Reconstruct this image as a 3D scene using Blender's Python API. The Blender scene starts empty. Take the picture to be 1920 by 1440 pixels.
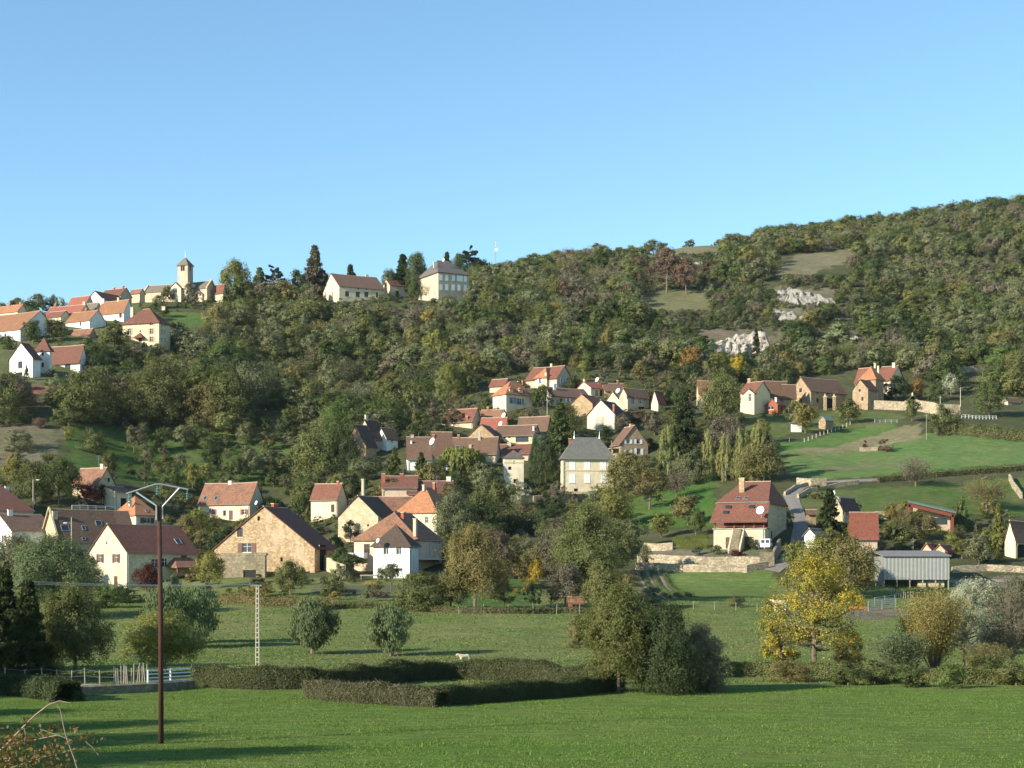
import bpy, math, random
import numpy as np
from mathutils import Matrix, Vector
random.seed(7); RNG = np.random.default_rng(11)
S = bpy.context.scene
# ---------------------------------------------------------------- camera, light, exposure
F, HY = 3000.0, 1080.0            # focal length and eye level, in pixels of a 1920 x 1440 picture
cd = bpy.data.cameras.new('camera'); cam = bpy.data.objects.new('camera', cd); S.collection.objects.link(cam)
cd.sensor_width = 36; cd.sensor_fit = 'HORIZONTAL'; cd.lens = F/1920*36; cd.shift_y = (HY-720)/1920
cd.clip_start = .5; cd.clip_end = 8000
cam.location = (0, 0, 0); cam.rotation_euler = (math.radians(90), 0, 0); S.camera = cam
SUN_EL = math.radians(22); SUN = Vector((-.85, -.53, 0)).normalized()*math.cos(SUN_EL); SUN.z = math.sin(SUN_EL)
W = bpy.data.worlds.new('World'); S.world = W; W.use_nodes = True
nt = W.node_tree; bg = nt.nodes['Background']; sky = nt.nodes.new('ShaderNodeTexSky')
sky.sky_type = 'NISHITA'; sky.sun_disc = False; sky.sun_elevation = SUN_EL
sky.sun_rotation = math.atan2(SUN.x, SUN.y); sky.altitude = 0; sky.air_density = 1.0; sky.dust_density = 0; sky.ozone_density = 3
tint = nt.nodes.new('ShaderNodeMix'); tint.data_type = 'RGBA'; tint.blend_type = 'MULTIPLY'; tint.inputs[0].default_value = 1; tint.inputs[7].default_value = (.865, 1.0, .965, 1)
nt.links.new(sky.outputs[0], tint.inputs[6]); nt.links.new(tint.outputs[2], bg.inputs[0]); bg.inputs[1].default_value = .126
sl = bpy.data.lights.new('sun', 'SUN'); sl.energy = 5.0; sl.angle = math.radians(.5); sl.color = (1, .92, .77)
so = bpy.data.objects.new('sun', sl); S.collection.objects.link(so); so.rotation_euler = SUN.to_track_quat('Z', 'Y').to_euler()
S.view_settings.view_transform = 'Standard'; S.view_settings.look = 'None'; S.view_settings.exposure = .92; S.view_settings.gamma = 1
S.cycles.max_bounces = 5; S.cycles.transparent_max_bounces = 4; S.cycles.diffuse_bounces = 3; S.cycles.glossy_bounces = 2

# ---------------------------------------------------------------- mesh helpers
COL = S.collection
def tag(o, label=None, cat=None, group=None, kind=None):
    for k, v in (('label', label), ('category', cat), ('group', group), ('kind', kind)):
        if v: o[k] = v
    return o
def link(o, parent=None):
    COL.objects.link(o)
    if parent is not None: o.parent = parent
    return o
ROOTM = {}
def empty(name, loc, rz=0, **k):
    o = bpy.data.objects.new(name, None); o.empty_display_size = .5
    M = Matrix.Translation(Vector(loc)) @ Matrix.Rotation(rz, 4, 'Z'); o.matrix_world = M; COL.objects.link(o)
    ROOTM[o.name] = M; return tag(o, **k)
class MB:
    def __init__(s): s.v = []; s.f = []; s.m = []
    def poly(s, pts, m=0):
        n = len(s.v); s.v += [tuple(p) for p in pts]; s.f.append(tuple(range(n, n+len(pts)))); s.m.append(m); return s
    def box(s, x0, x1, y0, y1, z0, z1, m=0, fr=None):
        c = [(x0,y0,z0),(x1,y0,z0),(x1,y1,z0),(x0,y1,z0),(x0,y0,z1),(x1,y0,z1),(x1,y1,z1),(x0,y1,z1)]
        if fr: c = [fr(p) for p in c]
        n = len(s.v); s.v += [tuple(p) for p in c]
        for f in ((0,3,2,1),(4,5,6,7),(0,1,5,4),(1,2,6,5),(2,3,7,6),(3,0,4,7)): s.f.append(tuple(n+i for i in f)); s.m.append(m)
        return s
    def tube(s, pts, r, n=6, m=0, cap=True):
        pts = [Vector(p) for p in pts]; rr = r if isinstance(r, (list, tuple)) else [r]*len(pts); base = len(s.v)
        for i, p in enumerate(pts):
            d = (pts[min(i+1, len(pts)-1)]-pts[max(i-1, 0)]).normalized()
            a = d.cross(Vector((0,0,1)) if abs(d.z) < .9 else Vector((1,0,0))).normalized(); b = d.cross(a)
            for k in range(n):
                t = 2*math.pi*k/n; q = p+(a*math.cos(t)+b*math.sin(t))*rr[i]; s.v.append(tuple(q))
        for i in range(len(pts)-1):
            for k in range(n):
                a = base+i*n+k; b = base+i*n+(k+1) % n; s.f.append((a, b, b+n, a+n)); s.m.append(m)
        if cap:
            s.f.append(tuple(base+k for k in range(n))[::-1]); s.m.append(m)
            e = base+(len(pts)-1)*n; s.f.append(tuple(e+k for k in range(n))); s.m.append(m)
        return s
    def slab(s, V, polys, t, m=0):
        """closed sheet: top polygons over V, copied down by t, rim faces on the boundary"""
        n = len(s.v); k = len(V); s.v += [tuple(p) for p in V]+[(p[0], p[1], p[2]-t) for p in V]; E = {}
        for p in polys:
            s.f.append(tuple(n+i for i in p)); s.m.append(m); s.f.append(tuple(n+k+i for i in p[::-1])); s.m.append(m)
            for a, b in zip(p, p[1:]+p[:1]):
                if (b, a) in E: del E[(b, a)]
                else: E[(a, b)] = 1
        for a, b in E: s.f.append((n+b, n+a, n+k+a, n+k+b)); s.m.append(m)
        return s
    def build(s, name, mats, parent=None, root=None, smooth=False, **k):
        """vertices are in world space (root=None: kept) or baked into the root's frame"""
        me = bpy.data.meshes.new(name); v = s.v
        if root is not None:
            Mi = ROOTM[root.name].inverted(); v = [tuple(Mi @ Vector(p)) for p in v]
        me.from_pydata(v, [], s.f)
        for m in (mats if isinstance(mats, (list, tuple)) else [mats]): me.materials.append(m)
        me.polygons.foreach_set('material_index', s.m)
        if smooth: me.polygons.foreach_set('use_smooth', [True]*len(s.f))
        me.update(); o = bpy.data.objects.new(name, me); link(o, parent if parent is not None else root); return tag(o, **k)
def npmesh(name, V, Fq, mats, mi=None, attrs=None, smooth=False):
    me = bpy.data.meshes.new(name); nv, nf, k = len(V), len(Fq), Fq.shape[1]
    me.vertices.add(nv); me.vertices.foreach_set('co', np.ascontiguousarray(V, dtype=np.float32).ravel())
    me.loops.add(nf*k); me.loops.foreach_set('vertex_index', np.ascontiguousarray(Fq, dtype=np.int32).ravel())
    me.polygons.add(nf); me.polygons.foreach_set('loop_start', np.arange(0, nf*k, k, dtype=np.int32))
    if mi is not None: me.polygons.foreach_set('material_index', np.asarray(mi, dtype=np.int32))
    if smooth: me.polygons.foreach_set('use_smooth', np.ones(nf, dtype=bool))
    for m in mats: me.materials.append(m)
    for nm, dom, typ, arr in (attrs or []):
        a = me.attributes.new(nm, typ, dom)
        if typ == 'FLOAT': a.data.foreach_set('value', np.asarray(arr, dtype=np.float32))
        else: a.data.foreach_set('color', np.asarray(arr, dtype=np.float32).ravel())
    me.update(calc_edges=True); return me

# ---------------------------------------------------------------- materials
def rgb(h):
    h = h.lstrip('#'); return tuple(((int(h[i:i+2], 16)/255)**2.2) for i in (0, 2, 4))
def newmat(name):
    m = bpy.data.materials.new(name); m.use_nodes = True; t = m.node_tree; return m, t, t.nodes['Principled BSDF']
def N(t, typ, **k):
    n = t.nodes.new(typ)
    for a, b in k.items():
        if a.startswith('i_'):
            s = a[2:]; n.inputs[int(s) if s.isdigit() else s].default_value = b
        else: setattr(n, a, b)
    return n
def mixc(t, fac, a, b, mode='MIX'):
    n = N(t, 'ShaderNodeMix', data_type='RGBA', blend_type=mode)
    for i, v in ((0, fac), (6, a), (7, b)):
        if hasattr(v, 'is_linked') or hasattr(v, 'links'): t.links.new(v, n.inputs[i])
        elif i == 0: n.inputs[0].default_value = v
        else: n.inputs[i].default_value = tuple(v[:3])+(1,)
    return n.outputs[2]
def ramp(t, src, p0, p1, v0=0, v1=1):
    n = N(t, 'ShaderNodeMapRange'); n.inputs[1].default_value = p0; n.inputs[2].default_value = p1
    n.inputs[3].default_value = v0; n.inputs[4].default_value = v1; t.links.new(src, n.inputs[0]); return n.outputs[0]
def noise(t, vec, scale, det=3, rough=.6, typ='noise'):
    n = N(t, 'ShaderNodeTexNoise', i_Scale=scale, i_Detail=det, i_Roughness=rough); t.links.new(vec, n.inputs['Vector']); return n.outputs[0]
def mapping(t, scale):
    tc = N(t, 'ShaderNodeTexCoord'); mp = N(t, 'ShaderNodeMapping'); mp.inputs['Scale'].default_value = scale
    t.links.new(tc.outputs['Object'], mp.inputs[0]); return mp.outputs[0]
def bump(t, b, src, dist, strength=.6):
    n = N(t, 'ShaderNodeBump', i_Strength=strength, i_Distance=dist); t.links.new(src, n.inputs['Height']); t.links.new(n.outputs[0], b.inputs['Normal'])
def fade(c, k=.34): l = sum(c)/3; return tuple(x*(1-k)+l*k*m for x, m in zip(c, (1.3, 1.0, .55)))
def m_roof(name, c1, c2, c3, patch=.5, tile=4.2, rough=.85):
    """clay tiles: one tone per tile, courses, and weathered patches with a shape of their own"""
    c1, c2, c3 = fade(c1), fade(c2), fade(c3); m, t, b = newmat(name); v = mapping(t, (tile, tile, tile*1.25))
    vo = N(t, 'ShaderNodeTexVoronoi', i_Scale=1.0); t.links.new(v, vo.inputs[0]); sep = N(t, 'ShaderNodeSeparateColor'); t.links.new(vo.outputs['Color'], sep.inputs[0])
    o = mapping(t, (1, 1, 1)); c = mixc(t, ramp(t, sep.outputs[0], 0, 1, -.35, 1.35), c1, c2); c = mixc(t, ramp(t, sep.outputs[1], .82, 1, 0, .6), c, tuple(x*.45 for x in c3))
    c = mixc(t, ramp(t, noise(t, o, .55, 5, .7), .5-.0, .68), c, c3) if patch > .6 else mixc(t, ramp(t, noise(t, o, .55, 5, .7), .42, .8, 0, patch), c, c3)
    c = mixc(t, ramp(t, noise(t, o, 6, 2), .3, .8, 0, .45), c, tuple(x*.6 for x in c1))
    w = N(t, 'ShaderNodeTexWave', bands_direction='Z', i_Scale=.95, i_Distortion=.6); t.links.new(mapping(t, (1, 1, 1.6)), w.inputs[0])
    c = mixc(t, ramp(t, w.outputs[1], 0, .35, .35, 0), c, tuple(x*.45 for x in c1))
    t.links.new(c, b.inputs['Base Color']); b.inputs['Roughness'].default_value = rough; bump(t, b, w.outputs[1], .05); return m
def m_wall(name, c1, c2, stain=None, stone=0.0, sc=2.6, rough=.9, sa=.6):
    m, t, b = newmat(name); o = mapping(t, (1, 1, 1)); src = noise(t, o, 1.1, 6, .65); c = mixc(t, ramp(t, src, .35, .7), c1, c2)
    if stone:
        vo = N(t, 'ShaderNodeTexVoronoi', i_Scale=1.0); t.links.new(mapping(t, (sc, sc, sc*1.9)), vo.inputs[0])
        sep = N(t, 'ShaderNodeSeparateColor'); t.links.new(vo.outputs['Color'], sep.inputs[0])
        c = mixc(t, ramp(t, sep.outputs[1], .0, 1, 0, stone), c, tuple(x*.42 for x in c1))
        c = mixc(t, ramp(t, sep.outputs[0], .6, 1, 0, stone), c, tuple(min(.8, x*1.35) for x in c2))
        v2 = N(t, 'ShaderNodeTexVoronoi', feature='DISTANCE_TO_EDGE', i_Scale=1.0); t.links.new(mapping(t, (sc, sc, sc*1.9)), v2.inputs[0])
        c = mixc(t, ramp(t, v2.outputs[0], .0, .1, stone*.7, 0), c, tuple(x*.5 for x in c1)); bump(t, b, v2.outputs[0], .05)
    if stain:
        s = noise(t, mapping(t, (.5, .5, .22)), 1.0, 6, .75); c = mixc(t, ramp(t, s, .48, .66, 0, sa), c, stain)
    fine = noise(t, o, 9, 2, .7); c = mixc(t, ramp(t, fine, .35, .75, .16, 0), c, tuple(x*.5 for x in c1))
    t.links.new(c, b.inputs['Base Color']); b.inputs['Roughness'].default_value = rough; return m
def m_plain(name, c, rough=.6, metal=0, var=.25, sc=3):
    m, t, b = newmat(name); o = mapping(t, (1, 1, 1)); t.links.new(mixc(t, ramp(t, noise(t, o, sc, 4), .35, .75, 0, var), c, tuple(x*.5 for x in c)), b.inputs['Base Color'])
    b.inputs['Roughness'].default_value = rough; b.inputs['Metallic'].default_value = metal; return m
def m_corr(name, c, axis, sc, rough=.55, c2=None):
    m, t, b = newmat(name); w = N(t, 'ShaderNodeTexWave', bands_direction=axis, i_Scale=sc, i_Distortion=0); t.links.new(mapping(t, (1, 1, 1)), w.inputs[0])
    o = mapping(t, (1, 1, 1)); cc = mixc(t, ramp(t, noise(t, o, 1.2, 5), .4, .7, 0, .5), c, c2 or tuple(x*.6 for x in c))
    cc = mixc(t, ramp(t, w.outputs[1], 0, .3, .5, 0), cc, tuple(x*.45 for x in c)); t.links.new(cc, b.inputs['Base Color'])
    b.inputs['Roughness'].default_value = rough; bump(t, b, w.outputs[1], .06); return m
def m_leaf(name, src='object', second=None):
    m, t, b = newmat(name); v = N(t, 'ShaderNodeAttribute', attribute_name='v')
    if src == 'object': oi = N(t, 'ShaderNodeObjectInfo'); c = oi.outputs['Color']
    else: a = N(t, 'ShaderNodeAttribute', attribute_name='tc', attribute_type='INSTANCER' if src == 'inst' else 'GEOMETRY'); c = a.outputs['Color']
    if second: c = mixc(t, ramp(t, v.outputs['Fac'], .42, .55, 1, 0), c, second)
    lo = mixc(t, 1.0, c, (.85, .87, .88), 'MULTIPLY'); hi = mixc(t, 1.0, c, (1.20, 1.17, 1.12), 'MULTIPLY')
    c = mixc(t, v.outputs['Fac'], lo, hi)
    t.links.new(c, b.inputs['Base Color']); b.inputs['Roughness'].default_value = .55; b.inputs['Specular IOR Level'].default_value = .12
    tr = N(t, 'ShaderNodeBsdfTranslucent'); t.links.new(mixc(t, 1.0, c, (1.25, 1.2, .6), 'MULTIPLY'), tr.inputs[0])
    mx = N(t, 'ShaderNodeMixShader'); mx.inputs[0].default_value = .3; t.links.new(b.outputs[0], mx.inputs[1]); t.links.new(tr.outputs[0], mx.inputs[2])
    t.links.new(mx.outputs[0], t.nodes['Material Output'].inputs[0]); return m
MT = {}
def mk():
    R, Wl = m_roof, m_wall
    MT['r_red'] = R('new red roof tiles', rgb('793d31'), rgb('8d4e3e'), rgb('5f362c'), .55)
    MT['r_dred'] = R('dark red roof tiles', rgb('6e382e'), rgb('7f463a'), rgb('5c3129'), .4)
    MT['r_bright'] = R('bright red roof tiles', rgb('98443a'), rgb('a5503f'), rgb('7a3d34'), .4)
    MT['r_orange'] = R('orange roof tiles', rgb('a8603c'), rgb('ba7248'), rgb('84482f'), .6)
    MT['r_old'] = R('old mottled roof tiles', rgb('85523f'), rgb('9e644c'), rgb('5a463b'), .8)
    MT['r_brown'] = R('brown roof tiles', rgb('6a4a3c'), rgb('7c5848'), rgb('51403a'), .5)
    MT['r_dbrown'] = R('dark brown roof tiles', rgb('4c3a32'), rgb('5c463c'), rgb('3a312c'), .5)
    MT['r_grey'] = R('grey weathered stone roof tiles', rgb('6c655a'), rgb('7d7466'), rgb('54483f'), .5)
    MT['r_patch'] = R('brown roof tiles relaid with orange', rgb('8a5a3c'), rgb('97623c'), rgb('b8592e'), .8)
    MT['r_slate'] = m_roof('blue grey slate', rgb('5e6262'), rgb('6c7070'), rgb('7f807a'), .5, 3.2, .6)
    MT['r_slate2'] = m_roof('brown grey slate', rgb('635a57'), rgb('706663'), rgb('554c49'), .4, 3.2, .6)
    MT['w_cream'] = Wl('cream render', rgb('cdbd9c'), rgb('dbccae'), rgb('a69477'))
    MT['w_white'] = Wl('white render', rgb('d6d4cc'), rgb('e3e1da'), rgb('b0aa9d'), sa=.5)
    MT['w_yellow'] = Wl('yellow cream render', rgb('d2bf94'), rgb('decda6'), rgb('b5a27c'), sa=.45)
    MT['w_stone'] = Wl('pale rubble stone', rgb('b8a684'), rgb('cdbc9a'), rgb('a08a68'), .55)
    MT['w_ochre'] = Wl('ochre rubble stone', rgb('a38a66'), rgb('b69d79'), rgb('8a7052'), .6)
    MT['w_barn'] = Wl('ochre stone with flaking pink render', rgb('a18865'), rgb('b49b78'), rgb('c4a98e'), .65, sa=.7)
    MT['w_grey'] = Wl('grey beige render', rgb('a89c88'), rgb('b8ab95'), rgb('8d8270'))
    MT['w_pink'] = Wl('pale pink lime render', rgb('c8ac90'), rgb('d6bfa4'), rgb('b09272'), .2)
    MT['w_brown'] = Wl('brown stone', rgb('9c8468'), rgb('b09879'), rgb('7f6a52'), .6)
    MT['w_old'] = Wl('peeling cream render', rgb('d6c9a8'), rgb('e3d8bc'), rgb('a3937a'), .1, sa=.7)
    MT['w_gable'] = Wl('pale stone blocks', rgb('c6b896'), rgb('d6c9ac'), rgb('a8977a'), .5, 2.2)  # one pale stone tone on every face it covers
    MT['w_brick'] = Wl('orange brick', rgb('94533c'), rgb('a5644a'), rgb('7c4433'), .5, 4)
    MT['w_dry'] = Wl('dry stone wall', rgb('a4947a'), rgb('b9a98c'), rgb('6e6350'), .85, 3, sa=.8)
    MT['w_moss'] = Wl('mossy old wall', rgb('7c705a'), rgb('90836a'), rgb('4e5040'), .6, 3)
    MT['white'] = m_plain('white paint', (.72, .72, .70), .5, 0, .1); MT['ridge'] = m_plain('mortared ridge tiles', rgb('b39a86'), .9, 0, .5)
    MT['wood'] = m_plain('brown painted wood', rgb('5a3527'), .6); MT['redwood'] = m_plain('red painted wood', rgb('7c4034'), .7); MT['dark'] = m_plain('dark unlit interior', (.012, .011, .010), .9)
    MT['tan'] = m_plain('tan painted wood', rgb('a87e58'), .6); MT['blue'] = m_plain('blue painted wood', rgb('54708c'), .6); MT['oak'] = m_plain('weathered grey wood', rgb('9a8f7e'), .85, 0, .6, 6)
    MT['metal'] = m_plain('galvanised steel', rgb('a7adac'), .4, .6); MT['concrete'] = m_plain('pale concrete', rgb('b4ab98'), .85, 0, .3, 5)
    MT['brick'] = Wl('chimney brick', rgb('9c5a42'), rgb('ad6b50'), rgb('7d4a38'), .4, 6); MT['stonetrim'] = m_plain('cut stone trim', rgb('c6b48e'), .9)
    MT['glass'] = m_plain('window glass', (.03, .035, .045), .08, 0, .3); MT['pole'] = m_plain('creosoted pole', rgb('4a2d20'), .9, 0, .85, 2.2)
    MT['bark'] = m_plain('bark', rgb('6b5f50'), .95, 0, .6, 5); MT['hedgecore'] = m_plain('dark bark', rgb('4b3d33'), .95, 0, .6, 5); MT['barkw'] = m_plain('pale bark', rgb('a59c8c'), .9, 0, .6, 5)
    MT['corrw'] = m_corr('grey corrugated sheet cladding', rgb('8d8d88'), 'X', .52, .6, rgb('a09f98')); MT['corrr'] = m_corr('weathered fibre cement sheets', rgb('7b7876'), 'X', .9, .9, rgb('5f5a57'))
    MT['green'] = m_plain('green metal roof', rgb('65746e'), .6); MT['orange'] = m_plain('orange enamel', rgb('b5652a'), .5); MT['ins'] = m_plain('green glass insulator', rgb('5f8f8a'), .15)
    MT['cow'] = m_plain('cream cow hide', rgb('cdb898'), .8, 0, .3, 4); MT['carw'] = m_plain('white car paint', (.75, .75, .75), .25, 0, .05); MT['rubber'] = m_plain('black rubber', (.02, .02, .02), .8)
    MT['leaf'] = m_leaf('leaves'); MT['leafm'] = m_leaf('grass blades', 'attr'); MT['leafi'] = m_leaf('woodland leaves', 'inst')
    MT['leafg'] = m_leaf('golden and green leaves', 'object', (.14, .155, .04)); MT['hay'] = m_plain('wrapped straw', rgb('c4b089'), .8)
mk()
# ---------------------------------------------------------------- terrain
KN = [1, 10, 30, 45, 65, 90, 120, 150, 180, 215, 250, 265, 290, 320, 345, 370, 400, 430, 460, 500, 540, 580, 640, 720, 800, 880, 1000, 1400, 3000]
ZN = [-1.6, -2.3, -4.7, -6.2, -6.8, -7.1, -7.4, -7.6, -6.5, -4.2]     # the flat valley floor
def col(pairs, tail):
    """pairs: distance -> picture row of the ground there; tail: heights beyond"""
    D = [p[0] for p in pairs]; z = [(HY-p[1])*p[0]/F for p in pairs]
    for d, h in tail: D.append(d); z.append(h)
    D0 = [1, 10, 30, 45, 65, 90, 120, 150, 180, 215]
    return np.interp(np.arange(0, 3001, 4), D0+D, ZN+z)
COLS = [(-2500, col([(250,1108),(290,1070),(330,970),(370,870),(400,800),(430,715),(480,650),(520,610),(560,590)], [(640,94),(1000,80),(3000,0)])),
 (0, col([(250,1108),(280,1085),(300,1040),(330,970),(370,870),(400,800),(430,708),(480,645),(520,606),(560,588)], [(640,94),(1000,80),(3000,0)])),
 (130, col([(250,1108),(280,1080),(300,1035),(330,960),(370,870),(400,800),(430,720),(480,650),(520,605),(560,580)], [(640,96),(1000,80),(3000,0)])),
 (250, col([(250,1115),(265,1105),(300,1030),(330,985),(360,930),(400,850),(430,790),(460,715),(480,658),(520,605),(560,566),(600,565)], [(680,100),(1000,85),(3000,0)])),
 (400, col([(250,1112),(265,1085),(300,1045),(340,1000),(360,970),(385,900),(410,832),(430,762),(445,708),(468,745),(495,704),(525,625),(545,588),(570,566)], [(640,100),(1000,90),(3000,0)])),
 (550, col([(250,1100),(265,1082),(300,1035),(340,990),(370,945),(400,880),(420,812),(440,738),(457,770),(476,780),(500,720),(530,632),(560,590),(590,560)], [(640,104),(1000,95),(3000,0)])),
 (700, col([(250,1100),(265,1080),(300,1010),(340,930),(380,868),(405,812),(430,768),(448,806),(472,790),(500,706),(530,628),(560,568),(600,560)], [(700,112),(1000,100),(3000,0)])),
 (850, col([(250,1098),(265,1072),(300,1005),(330,950),(370,890),(390,850),(410,815),(430,780),(460,745),(500,680),(540,612),(562,566),(600,560),(680,540)], [(900,125),(1300,110),(3000,0)])),
 (1000, col([(250,1095),(280,1040),(310,990),(340,945),(370,905),(390,862),(410,825),(430,782),(445,750),(460,728),(500,680),(550,610),(600,560),(660,520),(720,502)], [(800,148),(1100,135),(3000,0)])),
 (1150, col([(250,1100),(280,1050),(310,1000),(340,950),(370,924),(385,885),(405,840),(425,800),(440,765),(460,735),(520,650),(580,590),(650,530),(720,492)], [(800,155),(1100,140),(3000,0)])),
 (1300, col([(250,1108),(265,1068),(290,1020),(320,965),(350,915),(380,862),(410,812),(440,770),(460,742),(500,690),(528,660),(545,618),(600,570),(650,525),(700,480),(750,458)], [(850,168),(1200,150),(3000,0)])),
 (1450, col([(250,1112),(264,1068),(272,1040),(290,1000),(320,940),(345,905),(370,870),(400,825),(430,785),(450,765),(480,722),(528,665),(545,616),(590,570),(640,520),(700,482),(760,460),(820,450)], [(900,183),(1300,170),(3000,0)])),
 (1600, col([(250,1118),(270,1050),(300,985),(330,920),(345,900),(370,870),(400,830),(430,790),(450,768),(480,725),(530,650),(560,605),(620,540),(680,496),(740,460),(820,434)], [(900,188),(1300,170),(3000,0)])),
 (1750, col([(250,1120),(270,1060),(300,990),(330,925),(350,888),(370,865),(400,822),(430,782),(460,757),(500,705),(560,630),(640,545),(720,480),(800,428),(860,408)], [(950,203),(1300,180),(3000,0)])),
 (1920, col([(250,1128),(270,1072),(300,1000),(330,940),(350,888),(370,862),(400,822),(430,790),(460,760),(500,700),(560,620),(640,530),(720,460),(800,408),(870,388)], [(950,207),(1300,190),(3000,0)])),
 (4500, col([(250,1128),(270,1072),(300,1000),(330,940),(350,888),(370,862),(400,822),(430,790),(460,760),(500,700),(560,620),(640,530),(720,440),(800,380),(870,340)], [(950,225),(1300,200),(3000,0)]))]
US = np.arange(-2500, 4501, 25.0); DS = np.arange(0, 3001, 4.0)
cp = np.array([c[0] for c in COLS], float); cz = np.array([c[1] for c in COLS])
ZT = np.array([[0.0]*len(DS)]*len(US))
for j in range(len(DS)): ZT[:, j] = np.interp(US, cp, cz[:, j])
def smooth(A, r, ax):
    k = np.exp(-(np.arange(-2*r, 2*r+1)/r)**2); k /= k.sum(); P = np.pad(A, [(2*r, 2*r) if a == ax else (0, 0) for a in (0, 1)], mode='edge')
    return np.apply_along_axis(lambda v: np.convolve(v, k, 'valid'), ax, P)
ZT = smooth(smooth(ZT, 2, 0), 1, 1)
def vnoise(x, y, seed=0):
    xi = np.floor(x).astype(np.int64); yi = np.floor(y).astype(np.int64); fx = x-xi; fy = y-yi; fx = fx*fx*(3-2*fx); fy = fy*fy*(3-2*fy)
    def h(a, b):
        n = (a*374761393+b*668265263+seed*982451653) & 0xffffffff; n = ((n ^ (n >> 13))*1274126177) & 0xffffffff; return ((n ^ (n >> 16)) & 0xffff)/65535.0
    return (h(xi, yi)*(1-fx)+h(xi+1, yi)*fx)*(1-fy)+(h(xi, yi+1)*(1-fx)+h(xi+1, yi+1)*fx)*fy
def fbm(x, y, o=4, seed=0):
    s = 0; a = .5
    for i in range(o): s = s+a*vnoise(x*2**i, y*2**i, seed+i); a *= .5
    return s/(1-.5**o)
def zg(px, D):
    px = np.asarray(px, float); D = np.asarray(D, float)
    u = np.clip((px+2500)/25, 0, len(US)-1.001); d = np.clip(D/4, 0, len(DS)-1.001); i = u.astype(int); j = d.astype(int); fu = u-i; fd = d-j
    z = (ZT[i, j]*(1-fu)+ZT[i+1, j]*fu)*(1-fd)+(ZT[i, j+1]*(1-fu)+ZT[i+1, j+1]*fu)*fd
    x = (px-960)*D/F; a = np.clip((D-110)/120, .12, 1)*np.clip(1.6-D/1500, .3, 1)
    return z+(fbm(x/22+300, D/22, 3, 5)-.5)*1.5*a+(fbm(x/5+90, D/5, 2, 9)-.5)*.35*np.clip(a*1.2, 0, 1)
DL = np.concatenate([np.arange(30, 260, 1.0), np.arange(260, 1000, 1.5)])
def gd(px, py):
    """distance at which the ground is met through picture point (px, py)"""
    pr = HY-F*zg(np.full(len(DL), px), DL)/DL; k = np.nonzero(pr <= py)[0]
    if len(k) == 0: return float(DL[int(np.argmin(pr))])
    k = k[0]
    if k == 0: return float(DL[0])
    a, b = pr[k-1], pr[k]; t = (a-py)/(a-b+1e-9); return float(DL[k-1]+(DL[k]-DL[k-1])*min(max(t, 0), 1))
def P(px, py, D): return Vector(((px-960)*D/F, D, (HY-py)*D/F))
def G(px, py=None, D=None, up=0):
    if D is None: D = gd(px, py)
    return Vector(((px-960)*D/F, D, float(zg(px, D))+up))
def zxy(x, y): return zg(960+F*x/y, y)

def inpoly(x, y, poly):
    c = np.zeros(x.shape, bool); n = len(poly)
    for i in range(n):
        x1, y1 = poly[i]; x2, y2 = poly[(i+1) % n]
        if y1 == y2: continue
        c ^= ((y1 > y) != (y2 > y)) & (x < (x2-x1)*(y-y1)/(y2-y1)+x1)
    return c
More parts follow.
